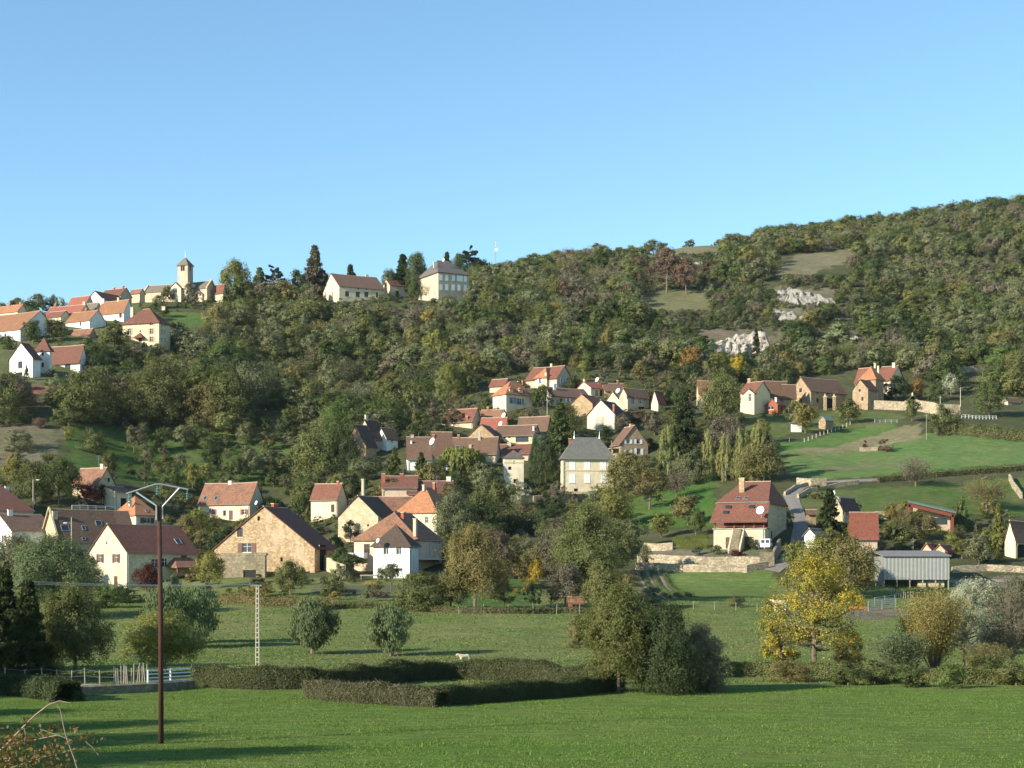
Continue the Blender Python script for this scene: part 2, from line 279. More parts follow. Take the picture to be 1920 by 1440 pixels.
# ground cover: what grows or lies where (picture polygon, colour, colour 2)
GREEN = ((.105, .165, .032), (.140, .180, .046)); PAST = ((.118, .165, .045), (.180, .182, .068)); FLOOR = ((.062, .074, .030), (.100, .098, .050))
COVER = [
 ([(-3000,1290),(5000,1290),(5000,3000),(-3000,3000)], *GREEN),
 ([(-200,1085),(2200,1085),(2200,1292),(-200,1292)], *PAST),
 ([(120,800),(330,790),(480,800),(560,850),(620,900),(500,915),(130,900)], (.060,.115,.026), (.090,.120,.040)),
 ([(-300,800),(70,795),(120,810),(100,850),(60,880),(-300,880)], (.17,.145,.10), (.115,.115,.06)),
 ([(45,722),(120,722),(118,742),(50,742)], (.26,.12,.075), (.20,.10,.065)),
 ([(40,805),(90,800),(60,812),(0,812)], (.14,.12,.08), (.10,.10,.05)),
 ([(310,585),(420,588),(400,628),(318,625)], (.085,.14,.035), (.12,.15,.05)),
 ([(-400,560),(300,560),(320,700),(160,720),(-400,740)], (.085,.115,.040), (.14,.14,.065)),
 ([(1200,900),(1345,895),(1340,990),(1180,990),(1150,940)], (.060,.13,.026), (.09,.13,.035)),
 ([(1480,925),(1920,895),(2300,895),(2300,965),(1700,965),(1540,970),(1500,960)], (.075,.125,.030), (.12,.13,.05)),
 ([(1445,830),(1500,826),(1620,800),(1660,790),(1690,808),(1640,835),(1560,845),(1460,850)], (.085,.160,.038), (.11,.165,.05)),
 ([(1470,850),(1640,835),(1700,815),(1780,812),(2300,818),(2300,885),(1900,880),(1700,893),(1520,897),(1480,885)], (.098,.172,.052), (.145,.182,.062)),
 ([(1470,845),(1560,838),(1690,800),(1730,795),(1735,820),(1640,840),(1540,852)], (.24,.20,.12), (.17,.17,.075)),
 ([(1550,872),(1620,868),(1720,858),(1740,868),(1620,882),(1560,884)], (.20,.18,.10), (.11,.16,.055)),
 ([(1395,785),(1600,770),(1700,775),(1670,795),(1500,812),(1440,822),(1400,815)], (.085,.125,.035), (.14,.14,.06)),
 ([(1195,545),(1330,545),(1335,588),(1200,590)], (.165,.155,.080), (.135,.135,.065)),
 ([(1180,478),(1230,462),(1340,440),(1356,470),(1290,478),(1200,490)], (.20,.175,.105), (.15,.145,.075)),
 ([(1450,500),(1500,476),(1620,462),(1640,470),(1560,500),(1500,525),(1460,522)], (.20,.175,.105), (.16,.15,.08)),
 ([(1770,450),(1830,442),(1850,455),(1790,465)], (.19,.17,.10), (.15,.14,.075)),
 ([(1440,540),(1700,500),(1720,640),(1460,640)], (.19,.165,.115), (.12,.115,.065)),
 ([(1270,595),(1320,590),(1480,640),(1470,672),(1300,665)], (.16,.13,.09), (.11,.10,.06)),
 ([(1790,690),(1870,685),(1860,735),(1780,730)], (.12,.13,.055), (.15,.13,.07)),
 ([(1190,1068),(1235,1066),(1290,1125),(1190,1130)], (.20,.165,.12), (.13,.13,.06)),
 ([(1215,1072),(1450,1062),(1450,1135),(1275,1135)], (.105,.160,.042), (.140,.175,.056)),
 ([(840,1095),(1000,1085),(1000,1140),(860,1140)], (.060,.125,.028), (.08,.12,.04)),
 ([(590,1098),(860,1095),(880,1128),(590,1120)], (.17,.14,.10), (.085,.11,.045)),
 ([(1190,1025),(1440,1025),(1440,1045),(1190,1045)], (.18,.15,.11), (.10,.12,.05)),
 ([(1580,1140),(1700,1140),(1705,1160),(1590,1165)], (.20,.155,.12), (.14,.12,.08)),
 ([(1780,1085),(1930,1082),(1930,1100),(1780,1100)], (.22,.19,.145), (.18,.15,.11)),
]
def ground_material():
    m, t, b = newmat('grass and earth'); a = N(t, 'ShaderNodeAttribute', attribute_name='ca'); a2 = N(t, 'ShaderNodeAttribute', attribute_name='cb')
    o = mapping(t, (1, 1, 1)); n1 = noise(t, o, .09, 6, .7); n2 = noise(t, mapping(t, (.55, 1.6, 1)), .9, 5, .75); n3 = noise(t, mapping(t, (1, 2.2, 1)), 3.2, 4, .8)
    n4 = noise(t, mapping(t, (.35, 1, 1)), .16, 6, .8); c = mixc(t, ramp(t, n1, .38, .62), a.outputs[0], a2.outputs[0]); c = mixc(t, ramp(t, n4, .56, .72, 0, .55), c, (.17, .15, .075)); k = ramp(t, n2, .34, .68, .62, 1.28)
    mu = N(t, 'ShaderNodeMix', data_type='RGBA', blend_type='MULTIPLY'); mu.inputs[0].default_value = 1; t.links.new(c, mu.inputs[6]); t.links.new(k, mu.inputs[7])
    m2 = N(t, 'ShaderNodeMix', data_type='RGBA', blend_type='MULTIPLY'); m2.inputs[0].default_value = 1; t.links.new(mu.outputs[2], m2.inputs[6]); t.links.new(ramp(t, n3, .3, .7, .72, 1.25), m2.inputs[7])
    t.links.new(m2.outputs[2], b.inputs['Base Color']); b.inputs['Roughness'].default_value = .9; b.inputs['Specular IOR Level'].default_value = .03
    bump(t, b, n3, .12, .7); return m
MT['ground'] = ground_material()
def cover_colors(x, y, z):
    px = 960+F*x/y; py = HY-F*z/y; j = (fbm(x/3, y/3, 3, 3)-.5)*10*np.clip(300/y, .3, 1.5); jx = (fbm(x/4+50, y/4, 3, 4)-.5)*34
    ca = np.empty((len(x), 4)); cb = np.empty((len(x), 4)); ca[:] = FLOOR[0]+(1,); cb[:] = FLOOR[1]+(1,)
    for poly, c1, c2 in COVER:
        m = inpoly(px+jx, py+j, poly); ca[m] = tuple(c1)+(1,); cb[m] = tuple(c2)+(1,)
    return ca, cb
def terrain():
    u = np.concatenate([np.arange(-2500, -200, 60), np.arange(-200, 2120, 5.0), np.arange(2120, 4501, 60)])
    d = [2.0]
    while d[-1] < 2900: s = d[-1]; d.append(s*(1.03 if s < 40 else 1.0085 if s < 260 else 1.0045 if s < 860 else 1.03))
    d = np.array(d); U, Dd = np.meshgrid(u, d); z = zg(U, Dd); x = (U-960)*Dd/F
    V = np.stack([x.ravel(), Dd.ravel(), z.ravel()], 1); nu, nd = len(u), len(d)
    i = (np.arange(nd-1)[:, None]*nu+np.arange(nu-1)[None]).ravel(); Fq = np.stack([i, i+1, i+1+nu, i+nu], 1)
    ca, cb = cover_colors(V[:, 0], V[:, 1], V[:, 2])
    me = npmesh('ground', V, Fq, [MT['ground']], None, [('ca', 'POINT', 'FLOAT_COLOR', ca), ('cb', 'POINT', 'FLOAT_COLOR', cb)], True)
    tag(link(bpy.data.objects.new('ground', me)), kind='structure')
terrain()
def ribbon(name, pts, w, m, up=.05, kind='structure', step=1.0):
    """a sheet laid on the ground along picture points"""
    g = [G(*p) if len(p) == 2 else G(p[0], D=p[2]) for p in pts]; L = []
    for a, b in zip(g, g[1:]):
        n = max(1, int((b-a).length/step)); L += [a.lerp(b, k/n) for k in range(n)]
    L.append(g[-1]); mb = MB(); prev = None
    for i, p in enumerate(L):
        q = (L[min(i+3, len(L)-1)]-L[max(i-3, 0)]); q.z = 0; q.normalize(); s = Vector((-q.y, q.x, 0)); row = []
        for k in range(-3, 4):
            r = p+s*(w*k/6); r.z = float(zxy(r.x, r.y))+up+(.03 if abs(k) < 2 else 0); row.append(r)
        if prev:
            for k in range(6): mb.poly([prev[k], row[k], row[k+1], prev[k+1]])
        prev = row
    return tag(mb.build(name, m), kind=kind)
MT['road'] = m_plain('worn asphalt', (.22, .195, .16), .95, 0, .6, 1.1); MT['track'] = m_plain('pale stony track', (.28, .24, .18), .95, 0, .4, 1.2)
ribbon('road', [(1446,1072),(1478,1050),(1497,1020),(1502,990),(1496,965),(1488,945),(1481,928),(1500,914),(1540,905),(1610,902),(1700,898),(1800,888),(1920,876)], 2.8, MT['road'], .12)
ribbon('track', [(1780,1092),(1850,1090),(1960,1088)], 2.2, MT['track'], .1)
ribbon('path', [(0,1285),(60,1284),(110,1292),(170,1284)], 1.6, MT['track'], .03)
MT['soil'] = m_plain('bare soil', (.24, .20, .135), .95, 0, .5)
for q in ([(1196,1074),(1250,1124)], [(1212,1072),(1268,1123)], [(1234,1071),(1288,1121)]): ribbon('soil', q, .55, MT['soil'], .06)

# ---------------------------------------------------------------- rock faces
def rock_mat(name, c1, c2, c3):
    m, t, b = newmat(name); o = mapping(t, (1, 1, 1)); n = noise(t, mapping(t, (.35, .35, .7)), 1, 7, .7); n2 = noise(t, mapping(t, (1.2, 1.2, .25)), 1.3, 5, .7)
    c = mixc(t, ramp(t, n, .38, .62), c1, c2); c = mixc(t, ramp(t, n2, .46, .58, 0, .85), c, c3); t.links.new(c, b.inputs['Base Color']); b.inputs['Roughness'].default_value = .95
    bump(t, b, n2, .5, .9); return m
MT['rock'] = rock_mat('white limestone', (.35, .315, .27), (.47, .43, .38), (.25, .185, .125)); MT['rockg'] = rock_mat('grey limestone', (.27, .245, .205), (.35, .32, .275), (.16, .145, .11))
def cliff(cx, cy, w, h, m, seed, lean=.5, name='cliff'):
    """a broken rock face standing out of the slope; its foot, crest and ends run back into the hill"""
    D = gd(cx, cy+h/2); Wm = w*D/F; Hm = h*D/F; nx, nz = int(Wm/.45)+8, int(Hm/.4)+8; X, Z = np.meshgrid(np.linspace(-.5, .5, nx), np.linspace(0, 1, nz))
    top = np.clip(.15+1.3*fbm(X*Wm/6+seed, X*0+seed, 5, seed), .1, 1.1)*np.clip((1-np.abs(X*2))*3.5, .02, 1); n1 = fbm(X*Wm/7+seed*7, Z*Hm/9, 3, seed); n2 = .5*fbm(X*Wm/1.8, Z*Hm/3.0+seed, 4, seed+3)+.5*(1-np.abs(2*fbm(X*Wm/2.6+5, Z*Hm/6+seed, 3, seed+8)-1))**2; n3 = fbm(X*Wm/9+3, Z*Hm/.9+seed, 3, seed+5)
    xx = X*Wm+(cx-960)*D/F+(n3-.5)*.8; zz = float(zg(cx, D))-1+Z*top*(Hm+1); yy = D-.3+Z*Hm*lean*top-(n1-.5)*3.0+(n2-.5)*3.4+(n3-.5)*2.4+np.abs(X*2)**6*3
    hill = zxy(xx, yy+6); V = np.stack([xx.ravel(), yy.ravel(), zz.ravel()], 1); back = np.stack([xx[-1], yy[-1]+5, zz[-1]-.2], 1); b2 = back+[0, 6, -3]; V = np.vstack([V, back, b2]); i = (np.arange(nz+1)[:, None]*nx+np.arange(nx-1)[None]).ravel()
    Fq = np.stack([i, i+1, i+1+nx, i+nx], 1); me = npmesh(name, V, Fq, [m]); tag(link(bpy.data.objects.new(name, me)), kind='structure')
for k, a in enumerate([(1345,650,100,44,'rock',.8),(1392,644,130,56,'rock',.6),(1432,650,90,48,'rock',.6),(1454,660,70,32,'rock',.7),(1368,654,100,36,'rock',.5),(1330,640,60,14,'rockg',1.),(1486,548,70,26,'rockg',1.1),(1524,558,110,32,'rockg',1.0),(1552,570,44,16,'rockg',1.2),(1508,551,60,24,'rockg',.9),(1474,584,60,30,'rockg',1.1),(1494,594,80,34,'rockg',.9),(1535,585,36,12,'rockg',1.),(1545,633,34,22,'rock',1.),
                       (1602,632,46,20,'rockg',1.),(1303,490,64,36,'rock',.9),(1585,600,50,10,'rockg',1.),(1450,540,26,12,'rockg',1.),(1612,540,26,10,'rockg',1.),(1280,640,40,16,'rockg',1.)]):
    cliff(a[0], a[1], a[2], a[3], MT[a[4]], k*3+2, a[5])
# ---------------------------------------------------------------- buildings
HOUSES = []       # picture boxes, to keep filler trees off them
def clip(poly, a, b, c):
    """keep a*u + b*z <= c"""
    out = []
    for i in range(len(poly)):
        p, q = poly[i], poly[(i+1) % len(poly)]; dp = a*p[0]+b*p[1]-c; dq = a*q[0]+b*q[1]-c
        if dp <= 0: out.append(p)
        if dp*dq < 0: t = dp/(dp-dq); out.append((p[0]+(q[0]-p[0])*t, p[1]+(q[1]-p[1])*t))
    return out
def wall_face(mb, fr, outline, holes, mi=0, depth=.22):
    """fr(u, z, w): point on the wall, w metres inward; outline: convex [(u, z)]; holes: [(u0, u1, z0, z1)]"""
    us = sorted({p[0] for p in outline} | {h[i] for h in holes for i in (0, 1)}); zs = sorted({p[1] for p in outline} | {h[i] for h in holes for i in (2, 3)})
    halves = []
    for i in range(len(outline)):
        p, q = outline[i], outline[(i+1) % len(outline)]; a, b = q[1]-p[1], -(q[0]-p[0]); halves.append((a, b, a*p[0]+b*p[1]))
    for u0, u1 in zip(us, us[1:]):
        for z0, z1 in zip(zs, zs[1:]):
            cu, cz = (u0+u1)/2, (z0+z1)/2
            if any(h[0] < cu < h[1] and h[2] < cz < h[3] for h in holes): continue
            c = [(u0, z0), (u1, z0), (u1, z1), (u0, z1)]
            for h in halves:
                c = clip(c, *h)
                if len(c) < 3: break
            if len(c) >= 3: mb.poly([fr(p[0], p[1], 0) for p in c], mi)
    for (a, b, c, d) in holes:
        for e in ([(a,c),(b,c)], [(b,c),(b,d)], [(b,d),(a,d)], [(a,d),(a,c)]):
            mb.poly([fr(e[0][0], e[0][1], 0), fr(e[1][0], e[1][1], 0), fr(e[1][0], e[1][1], depth), fr(e[0][0], e[0][1], depth)], mi)
SHUT = {'sb': 'wood', 'sr': 'redwood', 'sw': 'white', 'st': 'tan', 'sl': 'blue'}
class House:
    def __init__(s, label, pxl, pxc, pxr, pyb, eave, ridge_py, axis='x', th=40, hip=(0, 0), wall='w_cream', roof='r_brown', D=None, W=8, o=.4, wins=(), chims=(), lights=(), join=None,
                 name='house', cat='house', flat=False, group=None, ridgecap=True, t=.16, base=2.5, quoins=False):
        D = D or gd(pxc, pyb); s.D = D; th = math.radians(th); s.th = th; C = P(pxc, pyb, D); s.C = C
        ex = Vector((math.cos(th), math.sin(th), 0)); ey = Vector((-math.sin(th), math.cos(th), 0)); s.ex, s.ey = ex, ey
        def run(px, d): k = (px-960)/F; return (k*C.y-C.x)/(d.x-k*d.y)
        LB = run(pxr, ex) if pxr != pxc else W; LA = run(pxl, ey) if pxl != pxc else W
        s.LA, s.LB = LA, LB; He = (pyb-eave)*D/F; s.He = He
        w = lambda x, y, z: C+ex*x+ey*y+Vector((0, 0, z)); s.w = w
        mid = (0, LA/2) if axis == 'x' else (LB/2, 0)
        if axis == 'x' and hip[0]: mid = (hip[0] if hip[0] > 1 else hip[0]*LB, LA/2)
        if axis == 'y' and hip[0]: mid = (LB/2, hip[0] if hip[0] > 1 else hip[0]*LA)
        Hr = (HY-ridge_py)*w(mid[0], mid[1], 0).y/F-C.z; Hr = max(Hr, He+.3); s.Hr = Hr
        if join is None: s.root = empty(name, C, th, label=label, cat=cat, group=group)
        else: s.root = join.root
        s.axis = axis; L = LB if axis == 'x' else LA; Wd = LA if axis == 'x' else LB; h0, h1 = [(h if h > 1 else h*L) for h in hip]; s.L, s.Wd = L, Wd
        # walls
        outR = [(0,-base),(LB,-base),(LB,He),(0,He)]; outL = [(0,-base),(LA,-base),(LA,He),(0,He)]; oR2 = list(outR); oL2 = list(outL)
        pen = [(0,-base),(Wd,-base),(Wd,He),(Wd/2,Hr),(0,He)]
        if axis == 'x':
            if not h0: outL = pen
            if not h1: oL2 = pen
        else:
            if not h0: outR = pen
            if not h1: oR2 = pen
        holes = {'R': [], 'L': []}; s.parts = []; s.fr = {'R': lambda u, z, d: w(u, d, z), 'L': lambda u, z, d: w(d, u, z)}
        for q in wins:
            f, px, py, ww, hh, st = q[:6]; u, z = s.hit(f, px, py); lim = LB if f == 'R' else LA
            u = min(max(u, ww/2+.12), lim-ww/2-.12)
            if lim < ww+.3: continue
            holes[f].append((u-ww/2, u+ww/2, z-hh/2, z+hh/2)); s.parts.append((f, u, z, ww, hh, st))
        mb = MB(); wall_face(mb, s.fr['R'], outR, holes['R']); wall_face(mb, s.fr['L'], outL, holes['L'])
        wall_face(mb, lambda u, z, d: w(u, LA-d, z), oR2, []); wall_face(mb, lambda u, z, d: w(LB-d, u, z), oL2, [])
        if quoins:
            for (x, y) in ((0, 0), (LB, 0), (0, LA)):
                for k in range(int(He/.5)): e = .32 if k % 2 else .22; mb.box(x-.03, x+.03, y-.03, y+.03, k*.5, k*.5+.4, 1) if 0 else mb.box(-e*(x > 0)-.025+x, x+e*(x == 0)+.025, y-.03, y+.03, k*.5, k*.5+.42, 1, lambda p: w(*p))
        s.wall = mb.build('wall', [MT[wall], MT['stonetrim']], root=s.root)
        for q in s.parts: s.window(*q)
        # roof
        R = (lambda a, b, z: w(a, b, z)) if axis == 'x' else (lambda a, b, z: w(b, a, z)); s.R = R
        sl = (Hr-He)/(Wd/2); ze = He-min(sl*o, .4); g0 = o if h0 else .22; g1 = o if h1 else .22; u = t*.55
        V = [(-g0,-o,ze),(L+g1,-o,ze),(L-h1 if h1 else L+g1,Wd/2,Hr),(h0 if h0 else -g0,Wd/2,Hr),(L+g1,Wd+o,ze),(-g0,Wd+o,ze)]
        V = [R(a, b, z+t+.01) for a, b, z in V]; polys = [(0,1,2,3),(3,2,4,5)]
        if h0: polys.append((0,3,5))
        if h1: polys.append((1,4,2))
        if not h0 and not h1 and L > 5 and D < 620:
            n_ = max(4, int(L/1.6)); rs_ = random.Random(int(px_seed(pxc, pyb))); V = []; polys = []
            for i_ in range(n_+1):
                a_ = -g0+(L+g0+g1)*i_/n_; sg_ = -.11*math.sin(math.pi*i_/n_)*(L/12)-rs_.uniform(0, .05)
                for b_, z_ in ((-o, ze), (Wd*.25, (He+Hr)/2), (Wd/2, Hr), (Wd*.75, (He+Hr)/2), (Wd+o, ze)): V.append(R(a_, b_, z_+t+.01+(sg_ if b_ == Wd/2 else sg_*.45+.02 if 0 < b_ < Wd else -rs_.uniform(0, .03)*0)+(.03 if b_ in (Wd*.25, Wd*.75) else 0)))
            for i_ in range(n_):
                for j_ in range(4): k_ = i_*5+j_; polys.append((k_, k_+5, k_+6, k_+1))
            rid = [V[i_*5+2] for i_ in range(n_+1)]
        else: rid = [V[3], V[2]]
        if axis == 'y': polys = [p[::-1] for p in polys]
        mb = MB(); mb.slab(V, polys, t+.0); s.roof = mb.build('roof', [MT[roof]], root=s.root)
        if ridgecap and L-h0-h1 > .5 and D < 600:
            mb = MB(); mb.tube([p-Vector((0,0,.04)) for p in rid], .12, 6); mb.build('ridge_tiles', [MT['ridge'] if roof not in ('r_slate',) else MT['metal']], parent=s.roof, root=s.root)
        if D < 420 and not flat and name in ('house', 'mansion') and L > 4:
            zg_ = ze+.06; mb = MB(); mb.tube([R(-g0*.5, -o-.05, zg_), R(L+g1*.5, -o-.05, zg_)], .07, 6); mb.tube([R(.25, -o-.05, zg_), R(.25, -.12, zg_-.5), R(.25, -.12, .1)], .05, 5); mb.build('gutter', [MT['zinc']], root=s.root)
        for q in chims: s.chimney(*q)
        for q in lights: s.skylight(*q)
        if join is None: s.boxes(pxl, pxr if pxr != pxc else pxc, ridge_py, pyb)
        else: s.boxes(pxl, pxr, ridge_py, pyb)
    def boxes(s, a, b, c, d):
        if a == b: b = a+s.LB*F/s.D
        HOUSES.append((a, b, c, d, s.D)); foot = [s.w(x, y, 0) for x, y in ((-1.2,-1.2),(s.LB+1.2,-1.2),(s.LB+1.2,s.LA+1.2),(-1.2,s.LA+1.2))]; FOOT.append([(p.x, p.y) for p in foot])
    def hit(s, f, px, py, off=0):
        d = P(px, py, 1.0); n = s.ey if f == 'R' else s.ex; t = n.dot(s.C)/n.dot(d); q = d*t-s.C
        return (q.dot(s.ex) if f == 'R' else q.dot(s.ey)), q.z
    def window(s, f, u, z, ww, hh, st):
        fr = s.fr[f]; bx = lambda mb, a, b, c, d, e, g, m=0: mb.box(a, b, e, g, c, d, m, lambda p: fr(p[0], p[2], p[1]))
        nm = 'door' if st in ('door', 'bigdoor', 'doorr') else 'window'
        if st in ('door', 'doorr', 'bigdoor'):
            mb = MB(); bx(mb, u-ww/2, u+ww/2, z-hh/2, z+hh/2, .10, .16)
            for k in range(1, 3): bx(mb, u-ww/2+ww*k/3-.02, u-ww/2+ww*k/3+.02, z-hh/2, z+hh/2, .085, .10)
            o = mb.build('door', [MT[{'door': 'wood', 'doorr': 'redwood', 'bigdoor': 'wood'}[st]]], root=s.root)
            mb = MB(); bx(mb, u+ww*.3, u+ww*.3+.06, z-.05, z+.05, .04, .085); mb.build('handle', [MT['metal']], parent=o, root=s.root); return
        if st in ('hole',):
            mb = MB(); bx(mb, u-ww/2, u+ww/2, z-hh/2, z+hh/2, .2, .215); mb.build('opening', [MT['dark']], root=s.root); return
        if st == 'closed' or st == 'closedb':
            mb = MB(); bx(mb, u-ww/2-.06, u-.01, z-hh/2, z+hh/2, -.04, .02); bx(mb, u+.01, u+ww/2+.06, z-hh/2, z+hh/2, -.04, .02)
            mb.build('shutter', [MT['white' if st == 'closed' else 'wood']], root=s.root)
            mb = MB(); bx(mb, u-ww/2-.1, u+ww/2+.1, z-hh/2-.14, z-hh/2-.01, -.1, .03); mb.build('sill', [MT['stonetrim']], root=s.root)
            return
        mb = MB(); e = .06
        for (a, b, c, d) in ((-ww/2,-ww/2+e,-hh/2,hh/2),(ww/2-e,ww/2,-hh/2,hh/2),(-ww/2+e,ww/2-e,-hh/2,-hh/2+e),(-ww/2+e,ww/2-e,hh/2-e,hh/2),(-.03,.03,-hh/2+e,hh/2-e)): bx(mb, u+a, u+b, z+c, z+d, .1, .15)
        if hh > .9: bx(mb, u-ww/2+e, u-.03, z+hh*.12, z+hh*.12+.04, .1, .15); bx(mb, u+.03, u+ww/2-e, z+hh*.12, z+hh*.12+.04, .1, .15)
        o = mb.build('window', [MT['wood' if st == 'wd' else 'white']], root=s.root)
        mb = MB(); bx(mb, u-ww/2, u+ww/2, z-hh/2, z+hh/2, .17, .18); mb.build('pane', [MT['glass']], parent=o, root=s.root)
        if s.D < 600:
            mb = MB(); bx(mb, u-ww/2-.1, u+ww/2+.1, z-hh/2-.13, z-hh/2-.003, -.08, .09); mb.build('sill', [MT['stonetrim']], parent=o, root=s.root)
        if st in SHUT:
            for k in (-1, 1):
                a = u+k*(ww/2+.04+ww*.26); mb = MB(); bx(mb, a-ww*.25, a+ww*.25, z-hh/2, z+hh/2, -.07, -.025)
                mb.build('shutter', [MT[SHUT[st]]], parent=o, root=s.root)
    def chimney(s, px, pytop, off=0, w=.7, m='w_cream', pot=True, d=.5):
        """off: -1 near eave .. 0 ridge .. 1 far eave"""
        b = s.Wd/2*(1+off); p0 = s.R(0, b, 0); p1 = s.R(1, b, 0); e = p1-p0; k = (px-960)/F; a = (k*p0.y-p0.x)/(e.x-k*e.y); a = min(max(a, .3), s.L-.3)
        c = s.R(a, b, 0); zt = (HY-pytop)*c.y/F-s.C.z; zr = s.He+(s.Hr-s.He)*(1-abs(off))-.6; zt = max(zt, zr+1.2)
        mb = MB(); fr = lambda p: s.R(a+p[0], b+p[1], p[2]); mb.box(-w/2, w/2, -d/2, d/2, zr, zt-.12, 0, fr); mb.box(-w/2-.07, w/2+.07, -d/2-.07, d/2+.07, zt-.12, zt, 1, fr)
        o = mb.build('chimney', [MT[m], MT['stonetrim']], parent=s.roof, root=s.root)
    def skylight(s, px, py, w=.8, h=1.1):
        """on the front slope of a ridge"""
        ax = s.R(0, 0, s.He+.18); e1 = (s.R(1, 0, 0)-s.R(0, 0, 0)); up = (s.R(0, s.Wd/2, s.Hr)-s.R(0, 0, s.He)).normalized(); n = e1.cross(up).normalized(); d = P(px, py, 1.0)
        t = n.dot(ax)/n.dot(d); c = d*t; n = n if n.z > 0 else -n; mb = MB()
        f = lambda p: c+e1*p[0]+up*p[1]+n*p[2]
        for q in ((-w/2,w/2,-h/2,-h/2+.08),(-w/2,w/2,h/2-.08,h/2),(-w/2,-w/2+.08,-h/2+.08,h/2-.08),(w/2-.08,w/2,-h/2+.08,h/2-.08)): mb.box(*q, -.02, .1, 0, f)
        o = mb.build('skylight', [MT['metal']], parent=s.roof, root=s.root); mb = MB(); mb.box(-w/2+.08, w/2-.08, -h/2+.08, h/2-.08, 0, .06, 0, f); mb.build('pane', [MT['glass']], parent=o, root=s.root)
    def add(s, mb, name, m, parent=None): return mb.build(name, m if isinstance(m, list) else [MT[m]], parent=parent, root=s.root)
    def box(s, name, x0, x1, y0, y1, z0, z1, m, parent=None): mb = MB(); mb.box(x0, x1, y0, y1, z0, z1, 0, lambda p: s.w(*p)); return s.add(mb, name, m, parent)
FOOT = []
def px_seed(a, b): return a*31+b*7
MT['zinc'] = m_plain('dull zinc', rgb('8a8680'), .6, .2)
def dish(px, py, D, r, label, on=None, face=(-.75, -.6, .35), name='satellite_dish'):
    """a real bowl on an arm"""
    c = P(px, py, D); n = Vector(face).normalized(); a = n.cross(Vector((0, 0, 1))).normalized(); b = n.cross(a); mb = MB(); K = 14; rings = []
    for side in (0, .03):
        for j in range(4):
            rr = r*j/3; rings.append([c+(a*math.cos(2*math.pi*k/K)+b*math.sin(2*math.pi*k/K))*rr+n*(.25*(rr/r)**2*r-side) for k in range(K)] if j else None)
    for s_ in (0, 1):
        c0 = c-n*(.03*s_)
        for j in range(1, 4):
            R1 = rings[s_*4+j]; R0 = rings[s_*4+j-1]
            for k in range(K):
                k2 = (k+1) % K
                if R0 is None: mb.poly([c0, R1[k], R1[k2]] if not s_ else [c0, R1[k2], R1[k]])
                else: mb.poly([R0[k], R1[k], R1[k2], R0[k2]] if not s_ else [R0[k2], R1[k2], R1[k], R0[k]])
    root = empty(name, c-Vector((0, 0, r)), 0, label=label, cat='satellite dish')
    mb.build('bowl', [MT['white']], root=root); m2 = MB(); m2.tube([c-n*.02, c-n*.3-Vector((0, 0, .1)), c-n*.35-Vector((0, 0, r+.5))], .03, 5); m2.tube([c+n*.02-b*0, c+n*r*.9], .015, 4); m2.build('arm', [MT['metal']], root=root)
def H(*a, **k): return House(*a, **k)
exec_houses = True
# --- lower left
h = H('pale stone house with brown shutters and a new dark red roof, behind the wooden pole', 168, 238, 370, 1103, 1034, 983, 'x', 45, wall='w_gable', roof='r_dred', o=.45,
  wins=[('L',188,1047,1.1,1.45,'sb'),('L',218,1047,1.1,1.45,'sb'),('L',217,1092,1.1,2.1,'door'),('L',200,1018,.35,.5,'hole'),('R',291,1056,1.5,1.5,'w'),('R',309,1055,1.0,1.5,'w'),('R',345,1052,1.2,2,'bigdoor')], lights=[(334,1015,1.1,1.4)])
q = h; x1 = q.LB
mb = MB(); mb.box(x1-5.8, x1-.6, -3.2, 0, -2, .9, 0, lambda p: q.w(*p)); q.add(mb, 'terrace', 'w_cream')
mb = MB(); mb.slab([q.w(x1-6.4,-3.5,3.5), q.w(x1-.1,-3.5,3.5), q.w(x1-1.6,-.03,5.2), q.w(x1-4.6,-.03,5.2), q.w(x1-6.4,-.03,3.7), q.w(x1-.1,-.03,3.7)], [(0,1,2,3),(0,3,4),(1,5,2)], .15); q.add(mb, 'porch_roof', 'r_old')
for xx in (x1-6, x1-.6): q.box('porch_post', xx-.12, xx+.12, -3.25, -3.0, .9, 3.5, 'redwood')
h = H('big ochre stone barn with flaking pink render and a dark roof', 402, 590, 632, 1074, 1028, 950, 'x', 70, wall='w_barn', roof='r_dred', name='barn', cat='barn', o=.3,
  wins=[('L',450,998,1.1,1.6,'wd'),('L',463,1027,1.7,1.6,'sb'),('L',485,972,.5,.7,'hole'),('L',528,1049,.5,.7,'hole'),('R',606,1045,2.6,4.2,'hole')], chims=[(515,944,0,1.6,'brick')])
L_ = h.LA; mb = MB(); mb.box(-.25, 0, 0, 0, 0, 0)
q = h
H('long low stone yard wall with an arched cellar mouth beside the big barn', 413, 497, 500, 1083, 1041, 1040, 'y', 70, wall='w_moss', roof='w_moss', o=.05, name='yard_wall', cat='wall', ridgecap=False, wins=[('L',468,1078,2.4,1.6,'hole')])
h = H('house with orange brown hipped roof and a white box wing in the lower village', 664, 783, 828, 1072, 1010, 962, 'x', 68, hip=(.34, 0), wall='w_pink', roof='r_old', o=.4,
  wins=[('L',688,1029,1.1,1.6,'wd'),('R',806,1028,.6,1.6,'w'),('R',812,1022,.5,1.0,'w'),('R',818,1024,.5,1.5,'w'),('R',824,1020,.5,1.4,'w')], chims=[(756,960,-.25,.8,'brick'),(693,972,-.9,.6,'w_pink')])
H('', 700, 768, 785, 1084, 1021, 985, 'x', 72, hip=(.5, .5), wall='w_white', roof='r_dbrown', join=h, wins=[('L',724,1031,.8,1.5,'sw'),('L',748,1031,.8,1.5,'sw')], o=.4)
q = h; q.box('awning', -.2, q.LB*.9, -2.4, -.02, 2.0, 2.12, 'white'); q.box('balcony', -1.6, -.03, q.LA-2.6, q.LA+.4, 2.2, 3.2, 'white')
